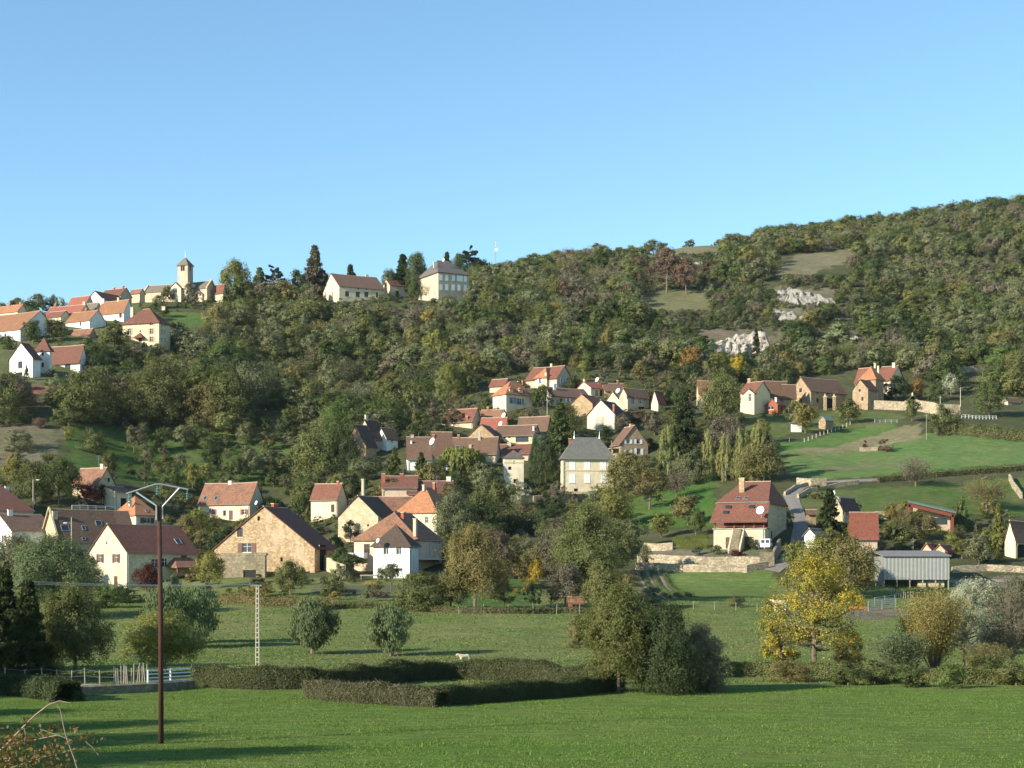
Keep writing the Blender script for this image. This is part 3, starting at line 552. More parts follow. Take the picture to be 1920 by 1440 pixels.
dish(709,1014,h.D-6,.42,'small white satellite dish over the box wing')
h = H('stone gabled outbuilding with a dark roof behind the leafy laurel bush', 634, 709, 745, 1013, 968, 930, 'x', 64, wall='w_stone', roof='r_dbrown', o=.45, wins=[('L',652,1000,1.0,2.2,'door'),('L',690,985,.4,.4,'hole')], chims=[(681,898,.1,.5,'w_grey')])
H('low house with a long mottled brown roof, wedged behind the stone gabled outbuilding', 700,700,772,990,958,932,'x',4,wall='w_pink',roof='r_old',W=8)
h = H('house with a bright orange hipped roof and cream walls', 744, 819, 858, 1004, 958, 915, 'x', 58, hip=(.42,.3), wall='w_cream', roof='r_orange', chims=[(796,910,0,.9,'w_grey'),(820,905,.1,.7,'brick')], wins=[('L',800,975,.8,1.2,'w')])
h = H('small house with smooth brown roof half hidden by a leafy tree', 583, 632, 650, 968, 935, 907, 'y', 66, wall='w_cream', roof='r_red', o=.3, wins=[('L',624,953,.8,1.6,'wd')], chims=[(634,902,0,.5,'brick')])
h = H('long cream cottage with a mottled red roof and two skylights above the barn', 372, 468, 495, 977, 943, 905, 'y', 68, wall='w_cream', roof='r_old', o=.35,
  wins=[('L',399,960,.9,1.2,'sr'),('L',421,962,.7,1.2,'wd'),('L',433,966,1.0,2.1,'door'),('L',458,960,.9,1.2,'sr')], chims=[(432,902,0,.8,'w_white')], lights=[(385,934),(405,934)])
dish(481,943,h.D-2.5,.5,'white satellite dish on the blue grey gable of the long cream cottage')
h = H('red brown roofed house hidden behind the round bush in the lower village', 716, 716, 782, 950, 914, 893, 'x', 4, wall='w_pink', roof='r_red', W=9, chims=[(719,888,-.6,.7,'brick'),(753,889,0,.7,'brick')])
h = H('house with long dark red roof and a white chimney behind the orange hipped roof', 764, 764, 850, 948, 926, 902, 'x', 4, wall='w_pink', roof='r_dred', W=9, chims=[(841,893,0,.9,'w_white')])
h = H('cottage with a patchy red roof and brick chimney at the foot of the orchard slope', 136, 184, 216, 944, 907, 877, 'y', 58, wall='w_stone', roof='r_old', o=.35, chims=[(192,870,0,.8,'w_cream')], wins=[('R',204,900,.7,.9,'hole')])
H('', 181, 216, 247, 955, 921, 912, 'x', 52, wall='w_cream', roof='r_brown', join=h, wins=[('L',195,940,1,1.6,'w'),('R',232,942,1.6,1.8,'hole')], o=.5)
h = H('old farmhouse with long mossy brown roof, three skylights and a parapet gable', 78, 112, 228, 1050, 1014, 955, 'x', 36, wall='w_stone', roof='r_brown', o=.3, chims=[(93,958,-.3,.9,'w_stone')], lights=[(122,990,1.5,1.4),(157,990,.7,1.1),(185,981,1.2,1.2),(157,1010,.7,.7)])
mb = MB(); 
for k in (-1, 1): mb.box(-.45, -.1, 0, h.LA/2, 0, .3, 0, lambda p, k=k: h.w(p[0], h.LA/2+k*p[1], h.Hr+.2-(p[1]/(h.LA/2))*(h.Hr-h.He)+p[2]))
h.add(mb, 'parapet', 'stonetrim', h.roof)
H('low barn with a dark mossy roof between the old farmhouse and the small orange hip', 190, 204, 246, 1010, 983, 959, 'x', 30, wall='w_cream', roof='r_brown', name='barn', cat='barn')
h = H('white gabled house with a tall chimney at the left edge of the lower village', -24, 22, 100, 1048, 994, 964, 'x', 38, wall='w_white', roof='r_brown', chims=[(19,955,-.1,.9,'w_white')], wins=[('L',8,1010,1,1.3,'sb'),('R',40,1015,1,1.4,'w')])
H('house with sweeping dark red hipped roof and white chimney at the far left edge', -80, -20, 62, 995, 956, 910, 'x', 36, hip=(.3,.35), wall='w_pink', roof='r_dred', chims=[(13,917,.1,.8,'w_white')])
H('small square house with an orange red pyramid roof behind the pole top', 211, 255, 296, 988, 964, 931, 'x', 42, hip=(.5,.48), wall='w_cream', roof='r_orange', chims=[(243,944,-.4,.5,'w_cream')], wins=[('R',276,976,1.5,1.1,'sb')], lights=[(275,958,.6,.8)])
# --- upper left
h = H('white villa with a pointed stair turret and brown red roofs on the slope', 18, 61, 76, 708, 671, 643, 'x', 62, wall='w_white', roof='r_dred', o=.6, wins=[('L',38,684,1.6,1.9,'wd'),('L',36,703,2.4,1.4,'hole')])
H('', 90, 150, 163, 700, 679, 647, 'y', 66, wall='w_white', roof='r_dred', join=h, o=.6, wins=[('L',102,689,1.2,2,'wd'),('L',127,688,2,2.4,'wd'),('R',156,688,.8,1.2,'w')])
H('', 68, 93, 97, 702, 656, 634, 'x', 72, hip=(.5,.49), wall='w_white', roof='r_dred', join=h, o=.5, wins=[('L',80,664,.7,.9,'hole'),('L',80,684,.8,1.2,'wd')])
h = H('tall square stone house of three storeys with a red hipped roof and slim chimneys', 230, 298, 319, 657, 603, 580, 'y', 70, hip=(.4,.4), wall='w_ochre' if 0 else 'w_gable', roof='r_dred', o=.45, quoins=True,
  wins=[('L',x,y,1.0,hh,'st') for y, hh in ((607,.9),(621,1.7),(636,1.6)) for x in (243,284)]+[('L',263,641,1,2.6,'door'),('L',263,607,.5,.5,'hole'),('L',263,621,.5,.5,'hole'),('L',283,651,1,1.4,'hole')]+[('R',x,y,.8,1.4,'w') for y in (608,622,638) for x in (304,310)],
  chims=[(308,576,-.0,1.1,'w_pink'),(240,576,.5,1.0,'w_pink'),(247,576,.55,1.0,'w_pink')])
q = h; uu, zz = q.hit('L', 263, 634); mb = MB(); mb.slab([q.w(-1.6,uu-1.7,zz), q.w(-1.6,uu+1.7,zz), q.w(-.03,uu,zz+1.7), q.w(-.03,uu-1.9,zz+.1), q.w(-.03,uu+1.9,zz+.1)], [(0,2,1),(0,3,2),(1,2,4)], .12); q.add(mb, 'porch_roof', 'r_dred')
UL = [('white walled barn with broad mottled orange roof in the upper left village',-60,38,112,640,617,583,60,'w_white','r_patch'),('house with orange roof and two chimneys behind the broad roofed barn',-30,33,52,604,583,571,62,'w_cream','r_orange'),
 ('low house with long orange red roof below the skyline in the upper village',84,150,172,602,587,571,65,'w_cream','r_bright'),('house with bright red roof behind the long orange roof',127,160,176,592,571,555,62,'w_pink','r_bright'),
 ('house with red roof and dark grey gable near the church',188,226,247,566,553,540,60,'w_grey','r_dred'),('white house with half grey half orange roof and white twin chimneys beside it',183,232,251,604,585,562,62,'w_white','r_patch'),
 ('small grey roofed cottage above the white house',157,178,192,598,582,568,62,'w_pink','r_grey'),('small brown roofed house with dark gable between the orange roofs',84,114,133,604,593,583,62,'w_cream','r_red'),
 ('white house with mottled orange roof and open lean-to in the middle of the upper village',123,168,199,618,600,582,60,'w_white','r_patch'),('low shed with rusty orange roof under the white house',122,168,180,634,627,616,64,'w_brown','r_old'),
 ('orange roofed house peeping out left of the church nave',243,262,272,560,549,542,60,'w_pink','r_old'),('brown roofed house right of the church choir',402,418,424,556,549,533,60,'w_yellow','r_red')]
ch = {1: [(18,568,0,.9,'brick'),(39,574,0,.9,'brick')], 2: [(104,570,0,.7,'brick'),(158,566,0,.8,'w_cream')], 4: [(231,536,0,.7,'brick'),(214,539,0,.7,'brick')], 5: [(190,560,0,.8,'w_white'),(222,558,0,.7,'w_pink')], 8: [(162,579,0,.6,'brick')]}
wn = {5: [('L',226,591,1.1,1.6,'wd')], 8: [('L',151,607,.6,1.2,'wd')], 0: [('L',10,628,.8,1,'wd')]}
for i, (lb, a, b, c, d, e, f, th, w_, r_) in enumerate(UL): H(lb, a, b, c, d, e, f, 'y', th, wall=w_, roof=r_, chims=ch.get(i, ()), wins=wn.get(i, ()), o=.3)
H('house with a white gable and dark red roof turned sideways in the upper village',163,193,236,582,561,546,'x',58,wall='w_white',roof='r_dred')
# church
h = H('old stone church with a square belfry and grey stone roofs on the hilltop', 269, 388, 405, 560, 540, 527, 'y', 68, wall='w_pink', roof='r_grey', name='church', cat='church', o=.2,
  wins=[('L',304,550,.9,2.0,'hole'),('R',396,548,.7,1.6,'hole')])
t_ = H('', 333, 352, 362, 550, 495, 483, 'x', 65, hip=(.5,.49), wall='w_grey', roof='r_grey', join=h, o=.35, wins=[('L',340.6,503,.8,1.9,'hole'),('L',344.6,503,.8,1.9,'hole'),('R',357,503,.7,1.9,'hole')])
H('', 318, 339, 349, 560, 540, 530, 'x', 66, wall='w_cream', roof='r_grey', join=h, o=.2, wins=[('L',326.5,547,.8,2.6,'w'),('L',330.5,547,.8,2.6,'w')])
H('', 362, 379, 390, 560, 551, 543, 'x', 66, wall='w_pink', roof='r_grey', join=h, o=.2, wins=[('L',369,554,.8,1.2,'hole')])
H('', 330, 356, 367, 560, 530, 524, 'x', 66, hip=(.5,.49), wall='w_cream', roof='r_grey', join=h, o=.15)
c = t_.w(t_.LB/2, t_.LA/2, t_.Hr); mb = MB(); mb.tube([c, c+Vector((0,0,2.3))], [.12,.05]); mb.tube([c+Vector((-.4,0,1.6)), c+Vector((.4,0,1.6))], .05); h.add(mb, 'cross', 'metal')
mb = MB(); n_ = t_; mb.box(-.22, n_.LB+.22, -.22, n_.LA+.22, n_.He-9.2*0-8.4, n_.He-8.1, 0, lambda p: n_.w(*p)); h.add(mb, 'string_course', 'stonetrim')
for yy in (-.25, h.LA-.35):
    mb = MB()
    for k in (-1, 1): mb.box(0, h.LB/2+.3, 0, .6, -.1, .45, 0, lambda p, k=k, yy=yy: h.w(h.LB/2+k*p[0], yy+p[1], h.Hr+.15-(p[0]/(h.LB/2))*(h.Hr-h.He)+p[2]))
    h.add(mb, 'parapet', 'w_stone', h.roof)
# hilltop
h = H('long cream farmhouse with a brown roof and red doors on the hilltop', 606, 636, 721, 568, 536, 513, 'x', 27, wall='w_white' if 0 else 'w_cream', roof='r_brown', o=.4,
  wins=[('L',611,551,.9,1.6,'doorr'),('L',624,551,1,1.7,'doorr'),('L',612,536,.5,.9,'hole'),('L',624,535,.5,.9,'hole'),('R',651,551,1.6,1.9,'wd'),('R',671,552,1.6,1.9,'wd'),('R',687,552,1.6,1.9,'wd'),('R',707,553,.8,1.9,'wd'),('R',672,541,.6,.6,'hole'),('R',687,542,.6,.6,'hole')], chims=[(688,515,.05,1.1,'w_cream')])
H('small house with dark red roof and two slim chimneys between the farmhouse and the manor', 717, 731, 772, 556, 534, 524, 'x', 30, wall='w_pink', roof='r_dred', chims=[(756,521,-.2,.6,'w_cream'),(767,518,0,.5,'w_cream')], wins=[('R',745,548,1,1.2,'hole')])
h = H('grey hilltop manor with slate hipped roof and two rows of white shutters', 784, 822, 879, 566, 509, 489, 'x', 30, hip=(.3,.3), wall='w_grey', roof='r_slate2', o=.5,
  wins=[('R',x,520+i*.6,1.0,2.0,'closed') for i, x in enumerate((827,838,850,859.5,865,872.5))]+[('R',x,538+i*.4,1.0,2.0,'closed') for i, x in enumerate((827,838,850,861,872.5))], chims=[(808,492,-.55,.8,'w_white'),(867,499,.4,.9,'w_white')])
dish(832,488,h.D+5,.6,'white satellite dish on the ridge of the grey hilltop manor')
# --- middle village
h = H('tall grey gabled house with cream wing at the top of the middle village', 986, 1044, 1073, 737, 708, 686, 'y', 58, wall='w_grey', roof='r_red', chims=[(1034,682,.1,.6,'w_cream')], wins=[('R',1053,714,.9,2,'sw'),('R',1063,715,.9,2,'sw')])
H('', 1003, 1025, 1044, 735, 706, 690, 'x', 52, hip=(.5,.1), wall='w_cream', roof='r_orange', join=h, wins=[('L',1013,713,.9,2,'sw')], chims=[(1005,700,-.8,.5,'w_white')])
h = H('cream and grey house with orange hipped roof and two dormers', 924, 949, 998, 773, 737, 716, 'x', 38, hip=(.4,.3), wall='w_cream', roof='r_orange', wins=[('R',961,751,1.0,1.7,'sl'),('R',975,753,1.2,1.7,'sl')], chims=[(981,720,0,.7,'brick'),(972,715,.2,.5,'brick')])
for px, py in ((960,732),(978,731)):
    a, z = h.hit('R', px, py); mb = MB(); mb.box(a-.6, a+.6, .2, 2.0, h.He-.1, h.He+1.4, 0, lambda p: h.w(*p)); d = h.add(mb, 'dormer', 'w_cream', h.roof)
    mb = MB(); mb.slab([h.w(a-.85,-.05,h.He+1.35), h.w(a+.85,-.05,h.He+1.35), h.w(a,.5,h.He+2.0), h.w(a,2.6,h.He+2.0), h.w(a-.85,2.2,h.He+1.35), h.w(a+.85,2.2,h.He+1.35)], [(0,1,2),(0,2,3,4),(1,5,3,2)], .1); mb.build('dormer_roof', [MT['r_orange']], parent=h.roof, root=h.root)
H('small red roofed house half hidden by trees above the dormered house',918,946,957,737,722,711,'y',60,wall='w_pink',roof='r_red')
h = H('long low house with a brown roof and grey walls above the round tree',1012,1036,1106,762,742,726,'x',30,wall='w_grey',roof='r_brown',wins=[('R',1052,752,.8,1.4,'wd'),('R',1065,750,.8,1.2,'sw'),('R',1046,753,.8,1.4,'w')],chims=[(1040,720,-.3,.8,'w_white')])
dish(1037,720,h.D-2,.8,'big white satellite dish on the chimney of the long low brown roofed house')
h = H('narrow house with a bright red roof and cream side wall in the middle village',1081,1108,1139,747,727,716,'x',38,wall='w_cream',roof='r_bright',chims=[(1095,711,0,.5,'w_cream')],wins=[('R',1119,737,1,1.8,'w'),('R',1127,737,1,1.8,'wd')])
dish(1120,712,h.D+3,.7,'white satellite dish above the bright red roof in the middle village')
H('plain brown roofed house with brick chimney between red and grey houses',1135,1135,1172,747,733,719,'x',8,wall='w_brown',roof='r_brown',W=8,chims=[(1158,713,0,.5,'brick')])
h = H('grey house with brown roof and tall narrow windows at the right of the middle village',1161,1177,1217,772,743,728,'x',36,wall='w_brown' if 0 else 'w_grey',roof='r_brown',wins=[('R',1187,752,1.1,1.9,'w'),('R',1200,751,.9,1.9,'w'),('R',1206,751,.5,1.9,'w'),('R',1210,751,.5,1.9,'w'),('R',1203,768,2.2,1.6,'hole')])
dish(1159,733,h.D-2,.75,'white satellite dish in front of the grey brown roofed house')
H('end house with a steep dark roof and pale triangular gable, rightmost of the middle village',1221,1234,1247,772,757,733,'x',40,wall='w_cream',roof='r_dred')
H('small cream gable with a greenish stone roof',1137,1161,1177,764,750,735,'x',42,wall='w_yellow',roof='r_grey')
H('ochre stone gable house with dark red roof beside the round tree',1069,1111,1134,786,757,739,'x',58,wall='w_ochre',roof='r_dred',chims=[(1123,741,.1,.8,'w_brown')])
h = H('big pale peeling gable house with bricked-up door and dark roof',1101,1152,1178,812,776,750,'x',62,wall='w_old',roof='r_dbrown',chims=[(1151,759,-.9,.6,'brick')],o=.25)
u, z = h.hit('L', 1124, 793); h.box('blocked_door', -.04, -.01, u-1.2, u+1.2, z-1.6, z+1.6, 'w_grey')
h = H('brown stone house with a sunlit gable and white shutters right of the slate mansion',1146,1164,1215,864,832,798,'y',18,wall='w_brown',roof='r_brown',chims=[(1183,795,0,.9,'w_brown')],wins=[('R',1178,828,1,1.0,'sw'),('R',1197,828,1,1.1,'sw'),('R',1198,847,1.1,1.6,'sw'),('R',1178,848,1,1.2,'sw'),('R',1177,861,.9,1.0,'w'),('R',1196,861,.9,1.0,'w')])
h.box('balcony', -2.2, -.03, 1, 5, 3.0, 3.2, 'oak'); h.box('balcony_post', -2.1, -1.95, 1, 1.15, 0, 5, 'oak')
# slate mansion with a bell-cast hipped roof
h = H('square cream mansion with a steep blue slate roof and closed white shutters',1051,1055,1150,926,858,822,'x',7,hip=(.25,.25),wall='w_yellow' if 0 else 'w_cream',roof='r_slate',o=.55,name='mansion',cat='mansion',quoins=True,
  wins=[('R',x,y,1.25,hh,'closed') for x in (1073,1101,1131) for y, hh in ((873,1.85),(897,2.0))]+[('R',1080,919,.9,.7,'hole'),('R',1128,919,.9,.7,'hole')],chims=[(1069,822,.4,.6,'brick')])
q = h; q.box('string_course', -.08, q.LB+.08, -.09, -.004, q.He-2.95, q.He-2.75, 'stonetrim'); q.box('cornice', -.3, q.LB+.3, -.28, -.004, q.He-.5, q.He-.22, 'stonetrim'); q.box('plinth', -.08, q.LB+.08, -.08, -.004, -1.5, .55, 'w_stone')
for px in (1078, 1123):
    a, z = q.hit('R', px, 850); mb = MB(); mb.box(a-.45, a+.45, .5, 2.2, q.He+.3, q.He+1.5, 0, lambda p: q.w(*p)); d = q.add(mb, 'dormer', 'stonetrim', q.roof)
    mb = MB(); mb.box(a-.25, a+.25, .47, .495, q.He+.55, q.He+1.25, 0, lambda p: q.w(*p)); q.add(mb, 'pane', 'glass', q.roof)
for a in (q.L*.25, q.L*.75): mb = MB(); c = q.w(a, q.LA/2, q.Hr); mb.tube([c, c+Vector((0,0,.5)), c+Vector((0,0,1.7))], [.16,.08,.02]); q.add(mb, 'finial', 'metal', q.roof)
h = H('pale tapering dovecote tower with a small brown pyramid roof',943,945,982,914,857,845,'x',6,hip=(.5,.49),wall='w_old',roof='r_slate2',W=5,o=.25,name='dovecote',cat='tower',wins=[('R',956,878,.7,.7,'hole'),('R',964,867,.3,.6,'hole'),('R',967,902,1.0,.9,'hole')])
h.box('string_course', -.08, h.LB+.08, -.09, -.004, h.He-1.3, h.He-1.1, 'stonetrim')
for i, (lb, a, b, c, d, e, f, ax, th, w_, r_, k) in enumerate([
 ('house with red brown roof and dark right gable, leftmost of the middle village',829,886,903,804,789,766,'y',65,'w_pink','r_red',dict(chims=[(876,780,-.9,.6,'brick')])),
 ('brown roofed house behind the bright brick red roof',898,940,951,802,784,768,'y',68,'w_pink','r_old',dict(chims=[(915,763,0,.6,'brick')])),
 ('house with a plain brick red roof and two dishes',900,947,954,816,803,783,'y',74,'w_yellow','r_bright',dict()),
 ('house with an ochre stone gable facing the valley',873,930,946,834,821,796,'x',70,'w_ochre','r_brown',dict()),
 ('house with a broad brown roof behind the yellow house',968,1024,1036,828,812,781,'y',70,'w_yellow','r_brown',dict()),
 ('long yellow house with brown roof and a wide dark window',928,1000,1013,836,815,797,'y',74,'w_yellow','r_brown',dict(wins=[('L',979,824,3.4,1.3,'wd'),('L',947,819,.5,.6,'hole'),('L',955,819,.7,.6,'hole')],chims=[(1001,799,-.6,.4,'w_white')])),
 ('white cube extension at the end of the long yellow house',993,1016,1023,834,817,812,'x',70,'w_white','r_brown',dict(wins=[('L',1003,823,.9,1.3,'w')])),
 ('very long house with a plain brown roof and pale slim chimneys',838,930,937,868,850,820,'y',80,'w_pink','r_brown',dict(chims=[(899,808,-.1,.6,'w_grey'),(882,834,-.6,.6,'w_grey'),(860,815,0,.5,'brick')],lights=[(858,838,.9,.8)])),
 ('low brown roofed house with chimney next to the dovecote',930,992,1001,864,850,833,'y',80,'w_pink','r_red',dict(chims=[(955,829,-.3,.9,'w_grey')],lights=[(976,843,1,.9),(937,847,.8,.8)])),
 ('house with a tall smooth brown roof and white gable edge, left of the village centre',762,764,809,882,860,820,'x',5,'w_white','r_brown',dict(W=13,chims=[(773,816,0,.7,'w_grey'),(771,826,-.3,.4,'w_white')])),
 ('house with the higher brown roof step beside the white dish',809,810,847,880,856,811,'x',5,'w_white','r_brown',dict(W=13,chims=[(813,815,-.2,.5,'brick')]))]):
    hh = H(lb, a, b, c, d, e, f, ax, th, wall=w_, roof=r_, **k)
    for q in {1: [(945,779,.75,'white satellite dish at the end of the brown roof above the brick red roof')], 2: [(939,795,.7,'white satellite dish low on the brick red roof')], 9: [(811,828,.9,'large white satellite dish where the two tall brown roofs meet')], 6: [(995,834,.6,'white satellite dish at the foot of the white cube extension')]}.get(i, []):
        dish(q[0], q[1], hh.D-1.5, q[2], q[3])
for lb, a, b, c, d, e, f, th, w_, r_, k in [
 ('dark roofed stone house in the shade at the left end of the middle village',648,686,706,866,836,797,52,'w_brown','r_dbrown',dict(wins=[('L',668,852,.8,1.2,'hole')])),
 ('narrow house with a dark roof and stone parapet climbing the shaded lane',668,700,722,850,822,787,50,'w_grey','r_dbrown',dict(chims=[(687,778,0,.8,'w_grey')],wins=[('R',708,824,.6,1.2,'sl')])),
 ('small shaded house with pale blue grey walls at the end of the lane',706,725,746,846,822,803,40,'w_white','r_dbrown',dict(wins=[('R',735,827,.7,.7,'w')]))]:
    H(lb, a, b, c, d, e, f, 'x', th, wall=w_, roof=r_, **k)
# --- right farm
h = H('farmhouse with brown roof, stone gable and a small pedimented yellow front',1388,1417,1444,777,734,716,'y',50,wall='w_yellow',roof='r_red',chims=[(1405,710,0,.9,'w_brown')],wins=[('L',1406,745,1.0,2.0,'sw')])
H('', 1394,1414,1417,777,738,730,'x',50,wall='w_yellow',roof='r_brown',join=h,o=.25,D=h.D-.6,wins=[('L',1406,745,1.0,2.2,'w')])
H('barn with a broad plain brown roof behind the pedimented farmhouse',1432,1434,1476,768,748,715,'x',6,wall='w_brown',roof='r_brown',W=13,name='barn',cat='barn')
H('lower brown roofed barn between the broad roof and the stone barn',1466,1468,1492,768,747,722,'x',6,wall='w_brown',roof='r_brown',W=12,name='barn',cat='barn')
H('house with a pale red roof showing between trees left of the farm',1306,1310,1345,765,738,714,'x',8,wall='w_pink',roof='r_old',W=8)
H('small orange brick annex with a low tiled roof in front of the farm',1437,1458,1472,778,758,749,'x',50,wall='w_brick',roof='r_red',name='annex',cat='outbuilding',wins=[('L',1445,765,1.7,.9,'w'),('R',1466,766,.8,1.4,'hole')],chims=[(1455,745,-.6,.4,'w_white')])
H('big stone barn with brown roof, yellow corner stones and a walled gateway',1483,1520,1587,768,733,707,'x',34,wall='w_brown',roof='r_brown',name='barn',cat='barn',quoins=True,o=.25,wins=[('L',1501,732,1,1.2,'wd'),('L',1501,751,1,1.4,'door'),('R',1533,736,.6,.7,'hole'),('R',1552,737,.6,.7,'hole'),('R',1571,737,.6,.7,'hole'),('R',1533,751,.8,1.2,'hole'),('R',1556,757,2.4,3.0,'hole')])
h = H('stone farmhouse with square tower block and orange roofs behind the garden wall',1640,1670,1697,742,712,686,'y',52,wall='w_cream',roof='r_red',chims=[(1676,680,-.1,.9,'w_cream')],D=470)
H('', 1612,1642,1657,752,709,688,'x',48,hip=(.4,.3),wall='w_brown',roof='r_orange',join=h,chims=[(1641,681,0,.6,'w_cream'),(1647,686,-.5,.5,'w_cream')],D=455)
H('', 1599,1627,1645,756,729,712,'x',46,wall='w_brown',roof='r_dred',join=h,quoins=True,D=448,wins=[('L',1612,732,.6,.7,'hole'),('L',1617,748,.7,1.1,'wd')])
H('', 1603,1625,1640,745,716,690,'y',50,wall='w_cream',roof='r_red',join=h,D=475)
H('little brown roofed pavilion at the right end of the slope',1876,1890,1914,760,753,745,'x',30,wall='w_grey',roof='r_brown',name='pavilion',cat='outbuilding')
H('low white walled shed under the yellow birches',1483,1485,1503,810,791,787,'x',5,wall='w_white',roof='r_grey',W=4,name='shed',cat='shed',hip=(.5,.49))
H('dark shed with a green roof at the end of the concrete post fence',1535,1548,1562,806,787,781,'x',40,wall='w_brown',roof='green',name='shed',cat='shed',ridgecap=False)
# --- lower right
h = H('large stone house with red hipped roof, covered gallery and outside stair',1345,1438,1474,1022,942,904,'y',68,hip=(.12,.28),wall='w_stone',roof='r_red',o=.35,quoins=True,chims=[(1391,896,-.5,.95,'w_ochre')],lights=[(1384,934,.8,.9),(1399,934,.8,.9)],wins=[('R',1459,954,.5,.4,'hole'),('R',1447,1004,1.2,1.5,'wd')])
g = H('', 1338,1434,1442,1034,992,991,'y',70,wall='w_gable',roof='w_stone',join=h,D=h.D-3.2,o=.02,ridgecap=False,wins=[('L',1367,1018,1.2,2.0,'door'),('L',1402,1018,1.2,2.2,'bigdoor')])
q = g; a = q.LA; zt = q.He; zr0 = zt+1.35; zr1 = (HY-943)*(h.D+2.5)/F-q.C.z; mb = MB(); de = 3.05
mb.slab([q.w(-1.0,-.6,zr0-.05), q.w(-1.0,a+.5,zr0-.05), q.w(de,a+.1,zr1), q.w(de,-.3,zr1)], [(0,3,2,1)], .16); rf = q.add(mb, 'gallery_roof', 'r_red')
for k in range(6): yy = .2+k*(a-.4)/5; q.box('post', -.02, .2, yy-.12, yy+.12, zt+.1, zr0, 'redwood')
q.box('railing', .0, .08, .3, a-.3, zt+.5, zt+.58, 'redwood')
q.box('gallery_wall', 2.7, 2.85, 0, a, zt, zr1-.9, 'wood')  # brown back wall, kept dark to stand in for the gallery's deep shade
q.box('flashing', de-.25, de-.05, -.3, a+.1, zr1+.0, zr1+.09, 'zinc', rf)
for px, py in ((1361,952),(1405,952),(1359,962)):
    uu, zz = q.hit('L', px, py); ff = min(max((py-978)/(943-978), 0), 1); xx = -1.0+(de+1.0)*ff; z2 = zr0+(zr1-zr0)*ff; mb = MB(); mb.slab([q.w(xx-.35,uu-.5,z2-.0), q.w(xx-.35,uu+.5,z2-.0), q.w(xx+.35,uu+.5,z2+.42), q.w(xx+.35,uu-.5,z2+.42)], [(0,1,2,3)], .1); q.add(mb, 'skylight', 'glass', rf)
u, z = q.hit('L', 1384, 1010)
for k in range(9): q.box('stair_step', -3.6+k*.36, -3.24+k*.36 if k < 8 else -.02, u-.7, u+.7, -1.2, .0+(k+1)*zt/9-.05, 'w_moss')
for sgn in (-1, 1): mb = MB(); w0 = u+sgn*.95; mb.slab([q.w(-3.4,w0-.15,.5), q.w(-3.4,w0+.15,.5), q.w(-.03,w0+.15,zt+.1), q.w(-.03,w0-.15,zt+.1)], [(0,3,2,1)], 4.5); q.add(mb, 'stair_wall', 'w_gable')
dish(1426,957,g.D-1,.75,'large white satellite dish on the red gallery roof of the big stone house',face=(-.6,-.8,.3))
mb = MB(); mb.box(-.35,.35,-.3,.3,0,1.1,0,lambda p: q.w(1.2+p[0], a-.6+p[1], zr0+.1+p[2])); q.add(mb, 'chimney', 'w_white', rf)
h = H('house with a plain bright red roof and one skylight behind the yellow trees',1594,1595,1645,1034,1008,962,'x',4,wall='w_pink',roof='r_bright',W=10,lights=[(1613,980,.9,1.2)])
h = H('stone house with a dark brown slope and brick edged gable by the lane',1558,1580,1612,992,958,932,'x',56,wall='w_stone',roof='r_dbrown',chims=[(1562,934,-.2,.6,'w_white')])
dish(1562,926,h.D-1,.6,'white satellite dish standing on a chimney by the lane')
H('white house with a low grey roof at the bend of the lane',1508,1528,1548,1034,1003,992,'x',50,wall='w_white',roof='r_grey')
H('small ochre stone shelter beside the lane',1512,1513,1530,985,962,957,'x',6,wall='w_ochre',roof='r_brown',W=3,name='shed',cat='shed')
D0 = gd(1745, 996); r = empty('house', P(1704, 992, D0), 0, label='modern red framed house with a long slanting grey green roof', cat='house')
f0 = lambda px, py, dy=0: P(px, py, D0+dy)*1.0
mb = MB(); mb.slab([f0(1702,939,-1), f0(1793,960,-1), P(1793,958,D0+9), P(1702,937,D0+9)], [(0,1,2,3)], .25); mb.build('roof', [MT['green']], root=r)
mb = MB(); mb.slab([f0(1703,943,-.6), f0(1790,963,-.6), P(1790,963,D0-.3), P(1703,943,D0-.3)], [(0,1,2,3)], .7); mb.build('fascia', [MT['redwood']], root=r)
mb = MB(); mb.slab([P(1712,948,D0+1), P(1782,965,D0+1), P(1782,965,D0+8), P(1712,948,D0+8)], [(0,1,2,3)], 6.5); mb.build('wall', [MT['w_pink']], root=r)
for px, a, b in ((1705,945,990),(1786,964,990)):
    mb = MB(); c0 = P(px, a, D0-.4); c1 = P(px, b, D0-.4); mb.box(c0.x-.2, c0.x+.2, c0.y-.2, c0.y+.2, c1.z-1, c0.z-.1); mb.build('post', [MT['redwood']], root=r)
mb = MB(); c0 = P(1760,975,D0+.9); mb.box(c0.x-1.5, c0.x+1.5, c0.y, c0.y+.08, c0.z-.8, c0.z+.4); mb.build('window', [MT['glass']], root=r)
HOUSES.append((1702,1793,938,985,D0))
H('little garden hut with red tiles and a pale porch behind the corrugated barn',1752,1772,1790,1050,1033,1022,'x',60,wall='w_stone',roof='r_bright',name='hut',cat='hut',wins=[('L',1763,1042,.8,1.4,'hole')],o=.5)
H('low red tiled lean-to hut left of the garden hut',1727,1748,1756,1047,1034,1020,'x',50,wall='w_stone',roof='r_bright',name='hut',cat='hut')
H('cream gabled house with a smooth brown roof at the right edge',1884,1904,1995,1047,1016,977,'x',36,wall='w_yellow',roof='r_brown',wins=[('R',1915,1035,2.2,2.6,'hole')])
